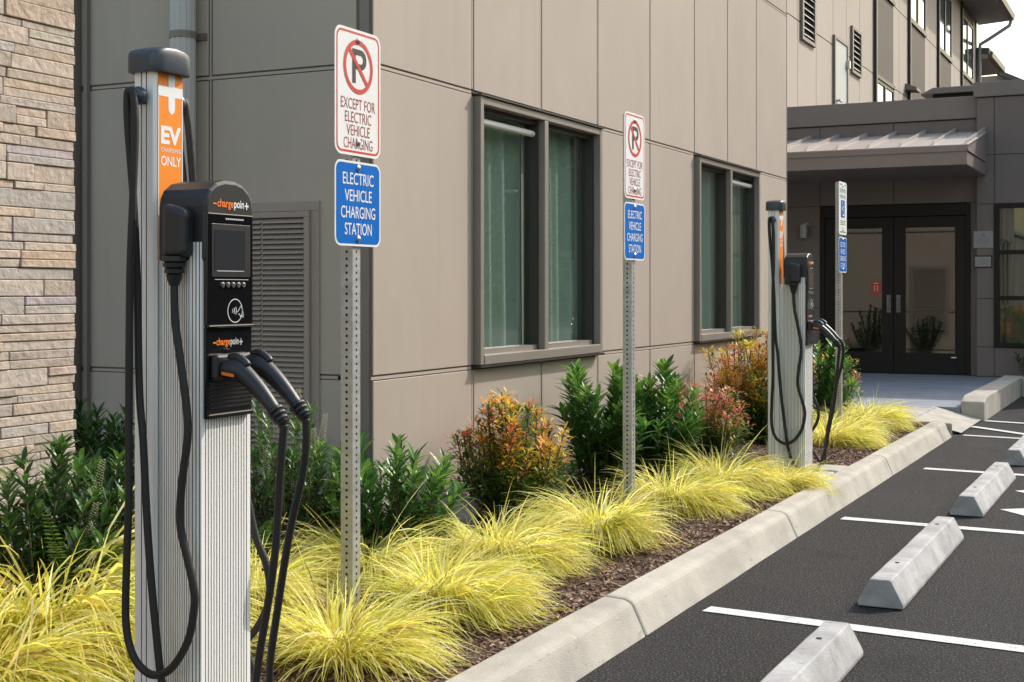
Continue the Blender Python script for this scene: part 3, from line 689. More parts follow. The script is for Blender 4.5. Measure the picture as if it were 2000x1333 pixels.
sq(-.006, .020, A(1.916), A(1.948)); sq(-.046, -.0435, A(1.462), A(1.887)); sq(.0475, .0513, A(1.462), A(1.887))
put_text(b, 'EV', e, -.0355, A(1.763), .080, .048, 0, .045, 'l'); put_text(b, 'CHARGING', e, -.0355, A(1.742), .080, .0115, 0, .004, 'l'); put_text(b, 'ONLY', e, -.0355, A(1.706), .080, .026, 0, .02, 'l')
b.build('lettering', m_white, bn)
# hooks at the pole's top sides
for sg in (-1, 1):
    b = MB(); b.tube([(-.226, sg * .05, A(1.875)), (-.226, sg * .088, A(1.885))], .011, 10)
    b.tube([(-.226, sg * (.076 + .024 * math.sin(R(a_))), A(1.886)) for a_ in range(-80, 81, 20)], [.0245 * math.cos(R(a_)) for a_ in range(-80, 81, 20)], 18)
    b.build('hook', m_cap, pole, smooth=True)
# head shell
b = MB(); prof_ = [(-.0985, A(1.452)), (.0985, A(1.452)), (.0985, A(1.592)), (.094, A(1.615)), (.082, A(1.635)), (.055, A(1.653)), (.022, A(1.661)), (-.022, A(1.661)), (-.055, A(1.653)), (-.082, A(1.635)), (-.094, A(1.615)), (-.0985, A(1.592))]
b.prism(prof_, 0, -.142, .0125)
head = b.build('head', m_black, ch, bevel=.010, seg=3)
for sg in (-1, 1):
    b = MB(); y0, y1 = sorted((sg * .09, sg * .1385))
    b.prism([(-.100, A(1.462)), (-.024, A(1.462)), (-.024, A(1.580)), (-.05, A(1.590)), (-.100, A(1.600))][::1], 1, y0, y1)
    b.build('cable_block', m_black, head, bevel=.016, seg=3)
    b = MB(); zz = [1.464, 1.452, 1.449, 1.446, 1.437, 1.434, 1.431, 1.422, 1.419, 1.416, 1.405, 1.39]; rr = [.030, .030, .024, .028, .027, .021, .025, .024, .018, .021, .018, .0125]
    b.tube([(-.072, sg * .118, A(z)) for z in zz], rr, 16); b.build('strain_relief', m_black, head, smooth=False)
# front panel
b = MB(); b.box(.0, .0145, -.093, .093, A(1.288), A(1.575)); b.box(.0, .011, -.093, .093, A(1.052), A(1.285)); b.box(.0111, .0165, -.093, .093, A(1.052), A(1.064)); b.box(.0112, .019, -.093, .093, A(1.282), A(1.2895))
fp = b.build('front_panel', m_gloss, ch, bevel=.003)
b = MB()
for k in range(7): b.box(.0112, .0175, -.085, .085, A(1.078) + k * .0105, A(1.0825) + k * .0105)
b.build('vent', m_black, fp)
b = MB(); b.box(.0146, .0165, -.079, .079, A(1.412), A(1.548)); b.build('screen_bezel', m_black, fp, bevel=.002)
b = MB(); b.box(.0166, .0172, -.070, .056, A(1.432), A(1.532)); b.build('screen', m_screen, fp)
b = MB(); b.box(.0173, .0178, -.060, .050, A(1.4265), A(1.4285)); b.box(.0147, .0152, -.066, .072, A(1.4050), A(1.4064)); b.build('screen_line', m_greytext, fp)
for k in range(5):
    b = MB(); y = -.036 + k * .0215; b.tube([(.0145, y, A(1.392)), (.018, y, A(1.392)), (.0185, y, A(1.392))], [.0068, .0068, .005], 14); b.build('button', m_chrome, fp)
    
b = MB(); circ = lambda r_: [(r_ * math.cos(2 * math.pi * k / 36), r_ * math.sin(2 * math.pi * k / 36)) for k in range(36)]
ring2d(b, circ(.031), circ(.029), .0148, A(1.325), 0, .017)
for k, (yy, hh) in enumerate(((.0, .006), (.006, .009), (.012, .012))):
    pts_o = []; 
    for t in range(9):
        a = R(-55 + 110 * t / 8); pts_o.append((.004 + yy + hh * .45 * math.cos(a), hh * math.sin(a)))
    b.tube([(.0148, p[0], A(1.325) + p[1]) for p in pts_o], .0011, 5)
hand = [(.026, -.004), (.034, .004), (.040, .012), (.046, .004), (.052, -.008), (.050, -.018), (.044, -.012), (.038, -.016), (.035, -.008), (.030, -.010)]
for p, q in zip(hand, hand[1:]): b.tube([(.0148, p[0], A(1.325) + p[1]), (.0148, q[0], A(1.325) + q[1])], .0009, 5)
b.build('contactless_symbol', m_white, fp)
def logo(x, y0, z, wd, ht, par, grey):
    m2 = MB(); k = wd / 100
    m2.add([(x, y0, z + ht * .44), (x, y0 + 9 * k, z + ht * .44), (x, y0 + 9 * k, z + ht * .6), (x, y0, z + ht * .6)], [(0, 1, 2, 3)])
    put_text(m2, 'charge', x, y0 + 11 * k, z, 46 * k, ht, 0, .02, 'l')
    put_text(m2, 'poin', x, y0 + 58.5 * k, z, 28 * k, ht * .98, 1, .02, 'l')
    yy = y0 + 89 * k; zz = z + ht * .50; tk = ht * .085
    for r_ in ((yy, yy + 11 * k, zz - tk, zz + tk), (yy + 4 * k, yy + 6.5 * k, zz - ht * .36, zz + ht * .36)):
        m2.add([(x + (.0002 if r_[3] - r_[2] > ht * .3 else 0), r_[0], r_[2]), (x + (.0002 if r_[3] - r_[2] > ht * .3 else 0), r_[1], r_[2]), (x + (.0002 if r_[3] - r_[2] > ht * .3 else 0), r_[1], r_[3]), (x + (.0002 if r_[3] - r_[2] > ht * .3 else 0), r_[0], r_[3])], [(0, 1, 2, 3)], 1)
    m2.build('logo', [m_orangetext, grey], par)
logo(.0135, -.070, A(1.585), .145, .027, head, m_white)
logo(.0115, -.068, A(1.232), .120, .024, fp, m_greytext)
b = MB()
for k in range(9): b.add([(.0150, -.022 + k * .0085, A(1.5595)), (.0150, -.022 + k * .0085 + .0065, A(1.5595)), (.0150, -.022 + k * .0085 + .0065, A(1.5635)), (.0150, -.022 + k * .0085, A(1.5635))], [(0, 1, 2, 3)])
b.build('small_print', m_greytext, fp)
# connectors in their holsters
for yy in (-.048, .046):
    b = MB(); b.box(.011, .035, yy - .034, yy + .034, A(1.150), A(1.216)); b.build('holster', m_black, fp, bevel=.008)
    b = MB(); zoff = 0 if yy < 0 else .006
    ax = spline([(.03, yy, A(1.178) + zoff), (.06, yy, A(1.178) + zoff), (.088, yy, A(1.170) + zoff), (.125, yy, A(1.142) + zoff), (.160, yy, A(1.108) + zoff), (.187, yy, A(1.078) + zoff)], 4)
    m_ = len(ax); rads = []
    for i in range(m_):
        t = i / (m_ - 1); rads.append(.024 + .006 * math.sin(min(1, t * 2.2) * math.pi) - .007 * max(0, t - .45) / .55)
    rads[0] = .020
    b.tube(ax, rads, 18)
    con = b.build('connector', m_black, ch, smooth=True)
    b = MB(); tp = spline([(.045, yy, A(1.205) + zoff), (.07, yy, A(1.210) + zoff), (.095, yy, A(1.197) + zoff), (.105, yy, A(1.186) + zoff)], 4); b.tube(tp, [.006] + [.011] * (len(tp) - 2) + [.006], 10); b.build('latch', m_black, con, smooth=True)
    if yy < 0:
        b = MB(); b.add([(.045, yy - .0295, A(1.165)), (.085, yy - .0310, A(1.160)), (.085, yy - .0310, A(1.168)), (.045, yy - .0295, A(1.173))], [(0, 1, 2, 3)]); b.build('print', m_orangetext, con)
    b = MB(); d0 = Vector((.187, yy, A(1.078) + zoff)); dv = Vector((.66, 0, -.75))
    b.tube([d0 + dv * (.0045 * k) for k in range(11)], [.023, .023, .018, .0225, .0215, .0165, .020, .019, .0145, .017, .012], 16); b.build('strain_relief', m_black, con)
def cable(pts, r=.0103):
    b = MB(); b.tube(spline([(p[0], p[1], A(p[2])) for p in pts], 8), r, 10); b.build('cable', m_rubber, ch, smooth=True)
hookL = [(-.208, -.128, 1.40), (-.205, -.12, 1.62), (-.208, -.108, 1.78), (-.214, -.104, 1.85), (-.220, -.103, 1.886), (-.229, -.103, 1.896), (-.239, -.103, 1.884), (-.238, -.102, 1.80)]
cable([(-.072, -.118, 1.40), (-.066, -.121, 1.30), (-.045, -.126, 1.20), (-.022, -.130, 1.08), (-.018, -.133, 1.00), (-.034, -.135, .888), (-.038, -.135, .79), (-.016, -.135, .709), (.003, -.135, .642), (.006, -.135, .588), (-.011, -.137, .505), (-.055, -.139, .436), (-.098, -.14, .408), (-.142, -.14, .408), (-.189, -.139, .447), (-.213, -.137, .527), (-.213, -.135, .668), (-.205, -.135, .855), (-.207, -.133, 1.05)] + hookL +
      [(-.222, -.098, 1.60), (-.209, -.10, 1.40), (-.197, -.105, 1.123), (-.18, -.11, .992), (-.166, -.115, .834), (-.149, -.12, .678), (-.129, -.122, .522), (-.107, -.122, .377), (-.07, -.12, .27), (.0, -.11, .20), (.075, -.075, .24), (.118, -.045, .36), (.143, -.045, .488), (.172, -.045, .633), (.189, -.045, .749), (.199, -.046, .877), (.209, -.048, .985), (.216, -.048, 1.045)])
hookR = [(p[0], -p[1], p[2]) for p in hookL]
cable([(-.072, .118, 1.40), (-.066, .122, 1.25), (-.06, .13, 1.05), (-.05, .138, .88), (-.018, .142, .73), (.022, .145, .636), (.028, .145, .554), (-.01, .145, .474), (-.07, .143, .42), (-.14, .140, .41), (-.19, .139, .46), (-.213, .137, .56), (-.213, .135, .70), (-.205, .135, .855), (-.207, .133, 1.05)] + hookR +
      [(-.215, .098, 1.60), (-.195, .10, 1.40), (-.17, .105, 1.12), (-.14, .115, .85), (-.10, .13, .60), (-.04, .14, .40), (.04, .13, .27), (.085, .08, .27), (.10, .05, .40), (.13, .046, .57), (.152, .046, .691), (.175, .046, .798), (.204, .046, .905), (.216, .046, .985), (.216, .046, 1.051)])
tag(ch, 'tall silver vehicle charger with black head and cables at left in front of the louvre', 'ev charger', 'electric vehicle chargers by the kerb')
c2 = copy_tree(ch); c2.location = (-2.211, 8.97, .06); tag(c2, 'farther silver vehicle charger with looped black cables near the entrance walk', 'ev charger', 'electric vehicle chargers by the kerb')

# ------------------------------------------------------------------ SIGN POSTS
def make_post():
    b = MB(); h = 2.22; a = .0255
    b.box(-a, a, -a, a, 0, h)
    for k in range(int(h / .0254)):
        z = .02 + k * .0254
        if z > h - .01: break
        for o, u in (((a + .0006, 0, z), (0, 1, 0)), ((-a - .0006, 0, z), (0, -1, 0)), ((0, -a - .0006, z), (1, 0, 0)), ((0, a + .0006, z), (-1, 0, 0))):
            b.disc(o, u, (0, 0, 1), .0052, 9, 1)
    me_o = b.build('post', [m_galv, m_hole]); return me_o
post0 = make_post(); postmesh = post0.data; bpy.data.objects.remove(post0)
def plate(name, w_, h_, r_, zc, mface, par):
    b = MB(); b.prism(rrect(w_, h_, r_), 0, -.0012, .0012); o = b.build(name, [mface, m_alback], par); o.location = (.032, 0, zc)
    for p in o.data.polygons:
        if p.normal.x < .5: p.material_index = 1
    return o
def bolts(par, zs):
    for z in zs:
        b = MB(); b.tube([(.0334, 0, z), (.036, 0, z), (.0392, 0, z), (.0412, 0, z)], [.0125, .0125, .009, .004], 14); b.build('bolt', m_bolt, par, smooth=False)
def blue_sign(root):
    zc = 1.59; pl = plate('charging_sign', .305, .306, .034, zc, m_signwhite, root)
    b = MB(); flat2d(b, rrect(.289, .290, .027), .0017, 0); b.build('sign_field', m_signblue, pl)
    b = MB()
    for t, wd, zz in (('ELECTRIC', .205, .068), ('VEHICLE', .180, .0075), ('CHARGING', .228, -.053), ('STATION', .180, -.113)): put_text(b, t, .0023, 0, zz, wd, .043, 0, .004)
    b.build('lettering', m_signwhite, pl); return zc
def sign_post(loc, label, kind):
    root = empty('parking_sign', loc); tag(root, label, 'parking sign', 'parking signs on perforated posts')
    p = bpy.data.objects.new('post', postmesh); col.objects.link(p); p.parent = root
    if kind == 'ev':
        zc = 1.992; pl = plate('restriction_sign', .305, .457, .038, zc, m_signwhite, root)
        b = MB(); ring2d(b, rrect(.285, .437, .031), rrect(.270, .422, .025), .0017, 0)
        b.build('sign_border', m_signred, pl)
        b = MB(); circ = lambda r_: [(r_ * math.cos(2 * math.pi * k / 48), r_ * math.sin(2 * math.pi * k / 48)) for k in range(48)]
        zo = .094
        x = .0019                                                       # the letter P, cut as a stem and a bowl
        flat2d(b, [(-.040, -.060), (-.017, -.060), (-.017, .064), (-.040, .064)], x, zo)
        outer = [(-.017, .064), (.018, .064)] + [(.018 + .0365 * math.cos(R(a)), .0275 + .0365 * math.sin(R(a))) for a in range(80, -90, -15)] + [(.018, -.009), (-.017, -.009)]
        inner = [(-.017, .043), (.016, .043)] + [(.016 + .0155 * math.cos(R(a)), .0275 + .0155 * math.sin(R(a))) for a in range(80, -90, -15)] + [(.016, .012), (-.017, .012)]
        k = len(outer); b.add([(x, p_[0], zo + p_[1]) for p_ in outer] + [(x, p_[0], zo + p_[1]) for p_ in inner], [(i, k + i, k + i + 1, i + 1) for i in range(k - 1)])
        b.build('letter', m_ink, pl)
        b = MB(); ring2d(b, circ(.098), circ(.081), .0024, zo)
        dv = Vector((.7071, -.7071)); nv = Vector((.7071, .7071))
        flat2d(b, [tuple(-dv * .083 - nv * .0085), tuple(dv * .083 - nv * .0085), tuple(dv * .083 + nv * .0085), tuple(-dv * .083 + nv * .0085)], .0026, zo)
        b.build('prohibition_ring', m_signred, pl)
        b = MB()
        for t, wd, zz in (('EXCEPT FOR', .228, -.062), ('ELECTRIC', .176, -.110), ('VEHICLE', .155, -.157), ('CHARGING', .192, -.204)): put_text(b, t, .0019, 0, zz, wd, .0395, 0, .0)
        b.build('lettering', m_signmaroon, pl)
        bolts(root, (2.182, 1.812))
    else:
        zc = 1.992; pl = plate('accessible_sign', .305, .457, .03, zc, m_signwhite, root)
        b = MB(); flat2d(b, rrect(.24, .008, .003), .0017, .205); flat2d(b, rrect(.24, .008, .003), .0017, -.205)
        put_text(b, 'RESERVED', .0017, 0, .135, .23, .035, 0, .005); put_text(b, 'PARKING', .0017, 0, .085, .22, .032, 0, .005)
        for zz, wd in ((-.11, .22), (-.125, .18), (-.14, .2)): flat2d(b, rrect(wd, .007, .002), .0017, zz)
        flat2d(b, [(-.05, -.004), (.03, -.004), (.03, -.014), (.055, 0), (.03, .014), (.03, .004), (-.05, .004)], .0017, -.175)
        b.build('lettering', m_signgreen, pl)
        b = MB(); flat2d(b, rrect(.15, .15, .01), .0017, -.005); b.build('symbol_field', m_signblue, pl)
        b = MB(); zo = -.005
        def ln(pts, r_): b.tube([(.0022, p_[0], zo + p_[1]) for p_ in pts], r_, 6)
        flat2d(b, [(-.018 + .010 * math.cos(2 * math.pi * k / 16), .052 + .010 * math.sin(2 * math.pi * k / 16)) for k in range(16)], .0024, zo)
        ln([(-.017, .038), (-.014, -.008), (.022, -.008), (.036, -.045), (.048, -.042)], .0055); ln([(-.016, .018), (.018, .018)], .005)
        ln([(-.004 + .040 * math.cos(R(a)), -.022 + .040 * math.sin(R(a))) for a in range(125, 345, 20)], .005)
        b.build('wheelchair_symbol', m_signwhite, pl)
        bolts(root, (2.185, 1.805))
    blue_sign(root); bolts(root, (1.72, 1.463))
    return root
sign_post((-2.705, 4.17, .1), 'nearest of three signs, no parking plate over blue charging plate, beside the near charger', 'ev')
sign_post((-2.645, 6.80, .1), 'middle sign, no parking plate over blue plate, before the wall between the two windows', 'ev')
sign_post((-2.645, 11.80, .09), 'farthest sign, green lettered wheelchair plate over blue plate, in front of the doors', 'acc')

# ------------------------------------------------------------------ WHEEL STOPS
def wheel_stop():
    root = empty('wheel_stop', (-1.16, 0, 0))
    prof = [(-.0975, .004), (.0975, .004), (.0975, .022), (.092, .034), (.047, .122), (.040, .126), (-.040, .126), (-.047, .122), (-.092, .034), (-.0975, .022)]
    b = MB(); n = 30; k = len(prof); vs = []
    for i in range(n + 1):
        y = -.915 + 1.83 * i / n; e = min(i, n - i); sh = 1 if e > 0 else .985
        for px_, pz in prof: vs.append((px_ * sh + .0025 * noise.noise((px_ * 20, y * 6, pz * 20)), y, pz * (sh if pz > .1 else 1) + (.0018 * noise.noise((px_ * 20, y * 5 + 9, pz * 20)) if pz > .02 else 0)))
    b.add(vs, [(i * k + j, i * k + (j + 1) % k, (i + 1) * k + (j + 1) % k, (i + 1) * k + j)[::-1] for i in range(n) for j in range(k)] + [tuple(range(k)), tuple(n * k + j for j in range(k))[::-1]])
    b.build('body', m_stop, root, bevel=.005)
    for y in (-.52, .62):
        b = MB(); b.disc((0, y, .1285), (1, 0, 0), (0, 1, 0), .011, 12); b.build('pin_hole', m_hole, root)
    return root
ws = wheel_stop()
WS = [(4.24, 'nearest concrete wheel stop, cut off by the bottom edge of the picture'), (6.885, 'second nearest concrete wheel stop, whole, between the two nearest stall lines'),
      (9.53, 'third concrete wheel stop, lying just past the second stall line'), (12.17, 'farthest concrete wheel stop, half out at the right edge of the picture')]
for i, (y, lb) in enumerate(WS):
    o = ws if i == 0 else copy_tree(ws); o.location = (-1.16, y, 0); tag(o, lb, 'wheel stop', 'concrete wheel stops across the stalls')

# ------------------------------------------------------------------ PLANTS
def jit(c, a=.15): k = random.uniform(1 - a, 1 + a); return tuple(min(1, x * k * random.uniform(.94, 1.06)) for x in c)
GR = [(.95, .86, .20), (.97, .91, .30), (.90, .84, .18), (.80, .77, .16), (.97, .93, .52), (.95, .80, .28), (.64, .65, .12)]
def grass_mesh(seed, n, R0, L0, lean, straw=.06):
    random.seed(seed); b = MB()
    for k in range(n):
        ph = random.uniform(0, 2 * math.pi); r0 = R0 * math.sqrt(random.random())
        p = Vector((r0 * math.cos(ph), r0 * math.sin(ph), -.01))
        ph += random.gauss(0, .45); o = Vector((math.cos(ph), math.sin(ph), 0)) * random.uniform(.4, 1) + Vector(lean) * random.uniform(.5, 1.6)
        mag = o.length; o.normalize(); L = L0 * random.uniform(.45, 1.0) if random.random() < .95 else L0 * random.uniform(.95, 1.2)
        a0 = R(random.uniform(8, 46)) * (.5 + r0 / R0); a1 = R(random.uniform(84, 152)) * min(1.08, .74 + .35 * mag)
        if random.random() < .035: a1 *= .55
        wd = random.uniform(.0026, .0050); sg = 7; side = Vector((-o.y, o.x, 0)); tw = random.gauss(0, .35)
        q = random.random(); c = jit(random.choice(GR), .14) if q > straw else (jit((.80, .70, .42), .15) if q > .03 else jit((.42, .28, .13), .2))
        vs = []; roll = random.gauss(0, .6)
        for i in range(sg + 1):
            t = i / sg; a = a0 + (a1 - a0) * t ** .9
            d = o * math.sin(a) + Vector((0, 0, math.cos(a)))
            if i: p = p + d * (L / sg)
            sd = (side * math.cos(roll) + d.cross(side) * math.sin(roll))
            w_ = wd * (1 - t ** 2.2) * (.55 + .9 * min(1, t * 3)) * .72 + .0004
            if p.z < .006: p.z = .006
            vs += [p - sd * w_, p + sd * w_]; side = (side + o * tw / sg).normalized()
        b.add(vs, [(2 * i, 2 * i + 1, 2 * i + 3, 2 * i + 2) for i in range(sg)], 0, c)
    o = b.build('grass_clump', m_grass, smooth=True); me = o.data; bpy.data.objects.remove(o); return me
G = {'near': [grass_mesh(s, n_, r_, .56, l_) for s, n_, r_, l_ in ((1, 1900, .15, (.40, -.28, 0)), (2, 1600, .13, (.15, -.40, 0)), (3, 2000, .17, (.50, .05, 0)), (4, 1500, .14, (.30, .2, 0)))], 'far': [grass_mesh(s + 10, n_, r_, .54, l_) for s, n_, r_, l_ in ((1, 1700, .15, (.40, -.25, 0)), (2, 1400, .13, (.15, -.38, 0)), (3, 1800, .17, (.5, .05, 0)), (4, 1350, .14, (.3, .2, 0)))]}
GL = [  # x, y, scale, which, label
 (-3.40, 3.46, 1.62, 'near', 'large yellow grass clump at lower left, left of the near charger'),
 (-3.22, 2.98, 1.1, 'near', 'yellow grass clump cut off by the lower left corner'),
 (-3.70, 3.88, 1.4, 'near', 'yellow grass clump under the fern, behind the large lower left clump'),
 (-3.74, 3.42, .85, 'near', 'yellow grass clump at the left edge of the picture'),
 (-3.22, 4.30, .90, 'near', 'yellow grass clump seen behind the hanging cables of the near charger'),
 (-3.12, 4.98, .95, 'near', 'yellow grass clump growing behind the foot of the nearest sign post'),
 (-2.50, 3.88, .98, 'near', 'yellow grass clump in front of the nearest sign post, closest to the kerb'),
 (-2.52, 4.62, 1.0, 'near', 'yellow grass clump just right of the nearest sign post, overhanging the kerb'),
 (-2.72, 5.50, 1.02, 'far', 'yellow grass clump below the orange shrub that stands left'),
 (-2.58, 6.26, 1.05, 'far', 'yellow grass clump in front of the middle sign post'),
 (-2.58, 7.45, 1.0, 'far', 'yellow grass clump right of the middle sign post'),
 (-2.50, 8.12, 1.0, 'far', 'yellow grass clump left of the farther charger'),
 (-2.22, 8.50, .85, 'far', 'yellow grass clump at the foot of the farther charger'),
 (-2.50, 11.05, 1.0, 'far', 'yellow grass clump behind the farther charger, beside its hanging cables'),
 (-2.55, 11.75, 1.1, 'far', 'yellow grass clump at the foot of the wheelchair sign'),
 (-2.50, 12.55, 1.1, 'far', 'yellow grass clump past the wheelchair sign, toward the kerb end'),
 (-2.55, 13.05, .85, 'far', 'last yellow grass clump, at the rounded end of the kerb'),
]
random.seed(5)
for i, (x, y, s_, k, lb) in enumerate(GL):
    o = bpy.data.objects.new('grass_clump', G[k][(i * 3 + i // 4) % 4]); col.objects.link(o)
    x -= .03; s_ *= .79 * random.uniform(.92, 1.08)
    o.location = (x, y, bedz(x, y) - .005); o.rotation_euler[2] = random.uniform(-.5, .5); o.scale = (s_, s_, s_ * random.uniform(1.06, 1.24))
    tag(o, lb, 'ornamental grass', 'yellow ornamental grass clumps')

def leaf_geo(b, p, d, L, W, c, up=Vector((0, 0, 1)), droop=.25):
    d = d.normalized(); sd = d.cross(up)
    if sd.length < .05: sd = d.orthogonal()
    sd.normalize(); nr = sd.cross(d); vs = []
    for t, w_ in ((0, .10), (.3, .82), (.6, .92), (.85, .5), (1, .02)):
        m_ = p + d * L * t - nr * (droop * L * t * t)
        vs += [m_ - sd * W * w_ + nr * W * .25 * w_, m_ - nr * 0, m_ + sd * W * w_ + nr * W * .25 * w_]
    fs = []
    for i in range(4): fs += [(3 * i, 3 * i + 1, 3 * i + 4, 3 * i + 3), (3 * i + 1, 3 * i + 2, 3 * i + 5, 3 * i + 4)]
    b.add(vs, fs, 0, c)
LA = [(.028, .075, .016), (.035, .095, .02), (.05, .125, .025), (.022, .06, .015), (.085, .19, .03)]
def laurel(x, y, h, rad, nst, label, seed, flowers=0, lean=(0, 0), pal=LA, Lf=.082, group='evergreen shrubs along the wall', name='laurel_shrub', wr=.27):
    random.seed(seed); z0 = bedz(x, y); root = empty(name, (x, y, z0)); tag(root, label, 'shrub', group)
    fo = MB(); stm = MB()
    for s_ in range(nst):
        ph = random.uniform(0, 6.283); rr = rad * math.sqrt(random.random()); hh = h * random.uniform(.5, 1) * (1 - .35 * (rr / rad) ** 2)
        base = Vector((random.gauss(0, .04), random.gauss(0, .04), 0)); tip = Vector((rr * math.cos(ph) + lean[0] * hh, rr * math.sin(ph) + lean[1] * hh, hh))
        if YC < y + tip.y < YE and x + tip.x < XF + .10: tip.x = max(XF + .10 - x, tip.x * .4) + random.uniform(0, .12)
        if y + tip.y < 4.3 and x + tip.x < -3.9: tip.x = -3.9 - x + random.uniform(0, .1)
        if x < -3.6 and y < YC and y + tip.y > YC - .1: tip.y = YC - .1 - y - random.uniform(0, .15)
        mid = base.lerp(tip, .5) + Vector((tip.x * .12, tip.y * .12, -.03))
        path = spline([base, mid, tip], 6); stm.tube(path, [.006 - .004 * i / (len(path) - 1) for i in range(len(path))], 5)
        nl = int(52 * (hh / .6) * random.uniform(.8, 1.2)); a = random.uniform(0, 6)
        for k in range(nl):
            t = .18 + .82 * (k / nl) ** .8; i = min(int(t * (len(path) - 1)), len(path) - 2); p = path[i].lerp(path[i + 1], t * (len(path) - 1) - i)
            ax = (path[i + 1] - path[i]).normalized(); a += 2.4; u = ax.orthogonal().normalized(); v = ax.cross(u)
            op = random.uniform(.75, 1.2) * (1.05 - .45 * t); d = ax * .75 + (u * math.cos(a) + v * math.sin(a)) * op
            c = jit(pal[4] if t > .86 and random.random() < .6 else random.choice(pal[:4]), .2); L = Lf * random.uniform(.7, 1.2) * (1 if t < .95 else .8)
            leaf_geo(fo, p, d, L, L * wr * .5 * random.uniform(.85, 1.2), c, droop=random.uniform(.05, .35))
        if flowers and s_ % flowers == 0:
            fl = MB(); q = path[-1]; d = Vector((tip.x * .5, tip.y * .5, .6)).normalized(); Ls = random.uniform(.09, .15)
            for k in range(90):
                t = k / 90; p = q + d * Ls * t; a = k * 2.4; r_ = .013 * (1 - t * .7); o_ = Vector((math.cos(a), math.sin(a), .3)) * r_
                leaf_geo(fl, p + o_, o_, .009, .0035, jit((.62, .60, .36), .15))
            fl.build('flower_spike', m_leaf, root)
    fo.build('foliage', m_leaf, root); stm.build('stem', m_stem, root, smooth=True)
    return root
laurel(-3.62, 3.50, .82, .30, 40, 'dark green shrub with pale flower spikes, at the foot of the stone wall', 21, flowers=9)
laurel(-3.66, 3.88, .66, .28, 34, 'dark shrub against the end of the stone wall, behind the fern', 33)
laurel(-4.62, 4.95, .74, .44, 48, 'dark green shrub between the stone wall and the near charger', 22)
laurel(-4.10, 4.75, .62, .32, 24, 'dark low shrub just behind the pole of the near charger', 27)
GREEN = [(.06, .17, .03), (.075, .20, .035), (.09, .23, .04), (.045, .13, .025), (.20, .36, .05)]
PALE = [(.06, .15, .03), (.08, .18, .035), (.10, .22, .04), (.05, .12, .03), (.14, .27, .05)]
laurel(-3.60, 5.00, .80, .27, 30, 'lighter green shrub with cream flower spikes, right of the near charger under the louvre', 23, flowers=4, pal=PALE, Lf=.065)
laurel(-3.20, 5.30, .64, .38, 36, 'open green shrub right of the nearest sign post, in front of the building corner', 24, Lf=.092, pal=GREEN)
laurel(-3.52, 5.30, .60, .28, 24, 'small green shrub half hidden behind the nearest sign post', 29, pal=PALE, Lf=.07)
laurel(-3.18, 7.72, .80, .38, 44, 'tall glossy green shrub left of the middle sign post', 25, pal=GREEN, Lf=.11, wr=.30)
laurel(-3.10, 8.50, .76, .36, 40, 'tall glossy green shrub right of the middle sign post', 26, pal=GREEN, Lf=.11, wr=.30)
laurel(-2.95, 12.35, 1.0, .36, 30, 'bright green shrub behind the farther charger', 28, pal=GREEN, Lf=.10)
laurel(-1.6, 19.6, .75, .55, 40, 'dark shaded shrub at the right edge under the lobby window', 30, Lf=.09)
laurel(-5.35, 14.3, .95, .45, 34, 'dark shrub behind the building corner, mirrored in the left door pane', 31)
laurel(-4.35, 14.2, .85, .4, 30, 'dark shrub behind the building corner, mirrored in the right door pane', 32)

def nandina(x, y, h, rad, nst, label, seed, hot=.45, tips=((.80, .27, .06), (.85, .45, .06), (.88, .62, .08), (.85, .55, .07), (.72, .20, .08))):
    random.seed(seed); z0 = bedz(x, y); root = empty('nandina_shrub', (x, y, z0)); tag(root, label, 'shrub', 'orange tinted shrubs along the wall')
    fo = MB(); stm = MB()
    mids = [(.09, .19, .032), (.065, .14, .028), (.20, .30, .04), (.20, .17, .045)]
    for s_ in range(nst):
        ph = random.uniform(0, 6.283); rr = rad * math.sqrt(random.random()); hh = h * random.uniform(.35, 1) * (1 - .3 * (rr / rad) ** 2)
        base = Vector((random.gauss(0, .05), random.gauss(0, .05), 0)); tip = Vector((rr * math.cos(ph), rr * math.sin(ph), hh))
        if x + tip.x < XF + .10: tip.x = max(XF + .10 - x, tip.x * .4) + random.uniform(0, .12)
        path = spline([base, base.lerp(tip, .5) + Vector((tip.x * .2, tip.y * .2, -.02)), tip], 5); stm.tube(path, .0035, 4)
        hotstem = random.random() < hot + .2 and hh > h * .5; hc = random.choice(tips); a = random.uniform(0, 6)
        upright = hotstem and random.random() < .55
        nk = int(120 * hh / .6)
        for k in range(nk):
            t = .12 + .88 * (k / nk) ** .8; i = min(int(t * (len(path) - 1)), len(path) - 2); p = path[i].lerp(path[i + 1], t * (len(path) - 1) - i)
            a += 2.4; ax = (path[i + 1] - path[i]).normalized(); u = ax.orthogonal().normalized(); v = ax.cross(u)
            out = (u * math.cos(a) + v * math.sin(a)); rsp = .085 * random.random() * (1.15 - t * (.9 if upright else .5)); p = p + out * rsp
            d = ax * random.uniform(.3, 1.2) + out + Vector((random.gauss(0, .4), random.gauss(0, .4), random.gauss(0, .3)))
            lim = .70 if hotstem else .93
            c = jit(hc if (t > lim and random.random() < .85) else random.choice(mids[:3] if random.random() < .88 else mids), .22)
            if lim - .12 < t <= lim and hotstem: c = jit((.42, .42, .05), .25)
            L = random.uniform(.030, .056); leaf_geo(fo, p, d, L, L * .19, c, droop=random.uniform(0, .4))
    fo.build('foliage', m_leaf, root); stm.build('stem', m_stem, root, smooth=True); return root
nandina(-3.18, 6.47, .70, .31, 100, 'orange tipped dark green shrub in front of the larger window, left of the middle sign', 41, .25)
nandina(-3.10, 9.45, .66, .36, 85, 'low reddish pink tipped shrub right of the middle sign post', 42, .5, ((.70, .24, .16), (.72, .32, .14), (.62, .20, .13)))
